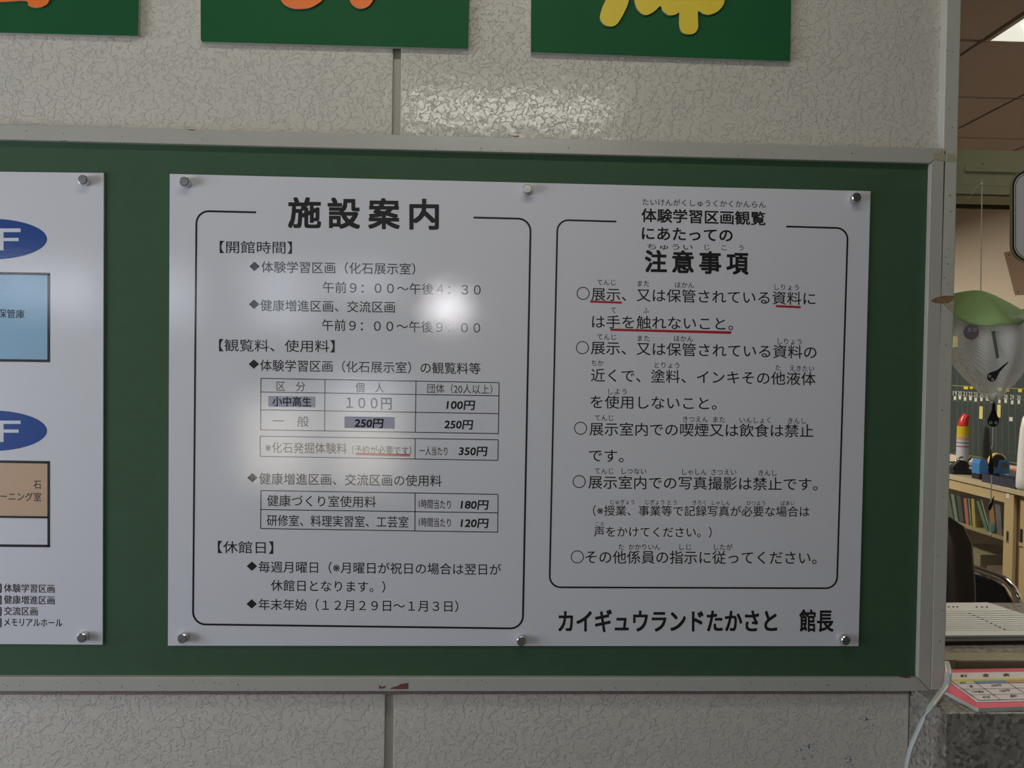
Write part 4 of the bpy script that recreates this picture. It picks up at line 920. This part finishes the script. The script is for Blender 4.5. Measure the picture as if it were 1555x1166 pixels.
for i, (x, y) in enumerate(((1479, 711), (1484, 712), (1489, 713))):
    pp = on_top(x, y); tag(obj('pen', tube([pp+Vector((-0.03, 0.03, 0.012)), pp+Vector((0.03, -0.05, 0.012))], 0.005, 8), (m_black, m_tagr, m_white)[i]), ('black', 'orange', 'white')[i]+' pen lying in the shallow grey tray', 'pen', 'pens in the tray')
# white plastic bag standing at the right edge
c0 = on_top(1566, 745)
bm = bmesh.new(); rings = []
for s, rx_, in ((0, 0.055), (0.04, 0.066), (0.15, 0.066), (0.45, 0.063), (0.75, 0.057), (0.88, 0.047), (0.96, 0.03), (1.0, 0.02)):
    rings.append([bm.verts.new((c0.x+rx_*1.0*math.cos(t)*(1+0.04*math.sin(5*t+s*6)), c0.y+rx_*0.8*math.sin(t)*(1+0.05*math.cos(4*t)), c0.z+0.40*s)) for t in [2*math.pi*q/28 for q in range(28)]])
for a, b in zip(rings, rings[1:]):
    for q in range(28): bm.faces.new((a[q], a[(q+1) % 28], b[(q+1) % 28], b[q]))
bm.faces.new(rings[0][::-1]); bm.faces.new(rings[-1])
tag(obj('plastic_bag', bm, mat('translucent_white_plastic', (0.66, 0.65, 0.67), 0.35), smooth=True), 'white plastic bag standing upright on the cabinet at the right edge of the photo', 'bag')
# ------------------------------------------------------------------ chairs
nv = thing('folding_chair', 'navy blue chair with a chrome tube frame behind the counter', 'chair')
dR = 2.02; Pr = hit(1551, 889, 1, dR-1.0); Pl = Vector((Pr.x-0.094, Pr.y+0.385, Pr.z+0.0)); zt2 = hit(1463, 863, 1, 1.21).z
U = (Pl-Pr).normalized(); nrm = Vector((-U.y, U.x, 0))
w2 = (Pl-Pr).length
def pc_(u, z, o=0.0): return Vector((Pr.x, Pr.y, 0))+U*u+Vector((0, 0, z))-nrm*o
zt2 = Pr.z+0.006
loop = [pc_(0.0, 0.0), pc_(0.0, zt2-0.10), pc_(0.010, zt2-0.045), pc_(0.045, zt2-0.008), pc_(0.09, zt2), pc_(w2/2, zt2+0.004), pc_(w2-0.09, zt2), pc_(w2-0.045, zt2-0.008), pc_(w2-0.01, zt2-0.045), pc_(w2, zt2-0.10), pc_(w2, 0.0)]
obj('tube_frame', tube([loop[0]]+smooth_path(loop[1:-1], 5)+[loop[-1]], 0.011, 12), m_chrome, nv, smooth=True)
bk = [pc_(0.012, zt2-0.26), pc_(0.012, zt2-0.11), pc_(0.022, zt2-0.060), pc_(0.05, zt2-0.024), pc_(0.09, zt2-0.013), pc_(w2-0.09, zt2-0.013), pc_(w2-0.05, zt2-0.024), pc_(w2-0.02, zt2-0.060), pc_(w2-0.012, zt2-0.11), pc_(w2-0.012, zt2-0.26)]
obj('backrest', prism(bk, nrm*0.012), m_navy, nv, bevel=0.003)
sf = [pc_(0.01, 0.43, 0.02), pc_(w2-0.01, 0.43, 0.02), pc_(w2-0.02, 0.43, 0.40), pc_(0.02, 0.43, 0.40)]
obj('seat', prism(sf, (0, 0, 0.035)), m_navy, nv, bevel=0.006)
for u in (0.02, w2-0.02): obj('leg', tube([pc_(u, 0.43, 0.37), pc_(u, 0.0, 0.42)], 0.011, 10), m_chrome, nv, smooth=True)
obj('stretcher', tube([pc_(0.0, 0.40, 0), pc_(0.02, 0.42, 0.37)], 0.008, 8), m_chrome, nv); obj('stretcher', tube([pc_(w2, 0.40, 0), pc_(w2-0.02, 0.42, 0.37)], 0.008, 8), m_chrome, nv)
ac = thing('armchair', 'dark brown upholstered chair back between the jamb and the navy chair', 'chair')
DA = 0.66; xr = hit(1464.3, 865, 1, DA+0.06).x+0.018; ztp = hit(1450, 786, 1, DA).z; cx = xr-0.235
bm = bmesh.new(); rings = []
for (z, hw, th) in ((0.46, 0.205, 0.05), (0.55, 0.220, 0.055), (0.72, 0.232, 0.055), (0.85, 0.235, 0.05), (0.94, 0.2325, 0.045), (ztp-0.07, 0.222, 0.042), (ztp-0.03, 0.203, 0.036), (ztp-0.008, 0.170, 0.026), (ztp, 0.12, 0.01)):
    rg = []
    for q in range(32):
        t = 2*math.pi*q/32; cc, ss = math.cos(t), math.sin(t)
        rg.append(bm.verts.new((cx+hw*math.copysign(abs(cc)**0.55, cc), DA+0.06+th*math.copysign(abs(ss)**0.7, ss)+0.012*math.cos(cc*9), z)))
    rings.append(rg)
for a, b in zip(rings, rings[1:]):
    for q in range(32): bm.faces.new((a[q], a[(q+1) % 32], b[(q+1) % 32], b[q]))
bm.faces.new(rings[0][::-1]); bm.faces.new(rings[-1])
obj('backrest', bm, m_brown, ac, smooth=True)
obj('seat', box(cx-0.22, cx+0.22, DA+0.02, DA+0.50, 0.40, 0.475), m_brown, ac, bevel=0.015)
obj('column', lathe([(0.03, 0.06), (0.03, 0.399)], 16, org=(cx, DA+0.26, 0)), m_black, ac)
for q in range(5):
    t = 2*math.pi*q/5; e = Vector((cx+0.26*math.cos(t), DA+0.26+0.26*math.sin(t), 0.03))
    obj('leg', tube([Vector((cx, DA+0.26, 0.075)), e+Vector((0, 0, 0.02))], 0.018, 8), m_black, ac)
    bm = bmesh.new(); bmesh.ops.create_uvsphere(bm, u_segments=10, v_segments=8, radius=0.025); bm.transform(Matrix.Translation((e.x, e.y, 0.025))); obj('castor', bm, m_black, ac)
bpy.data.objects.remove(_to, do_unlink=True)
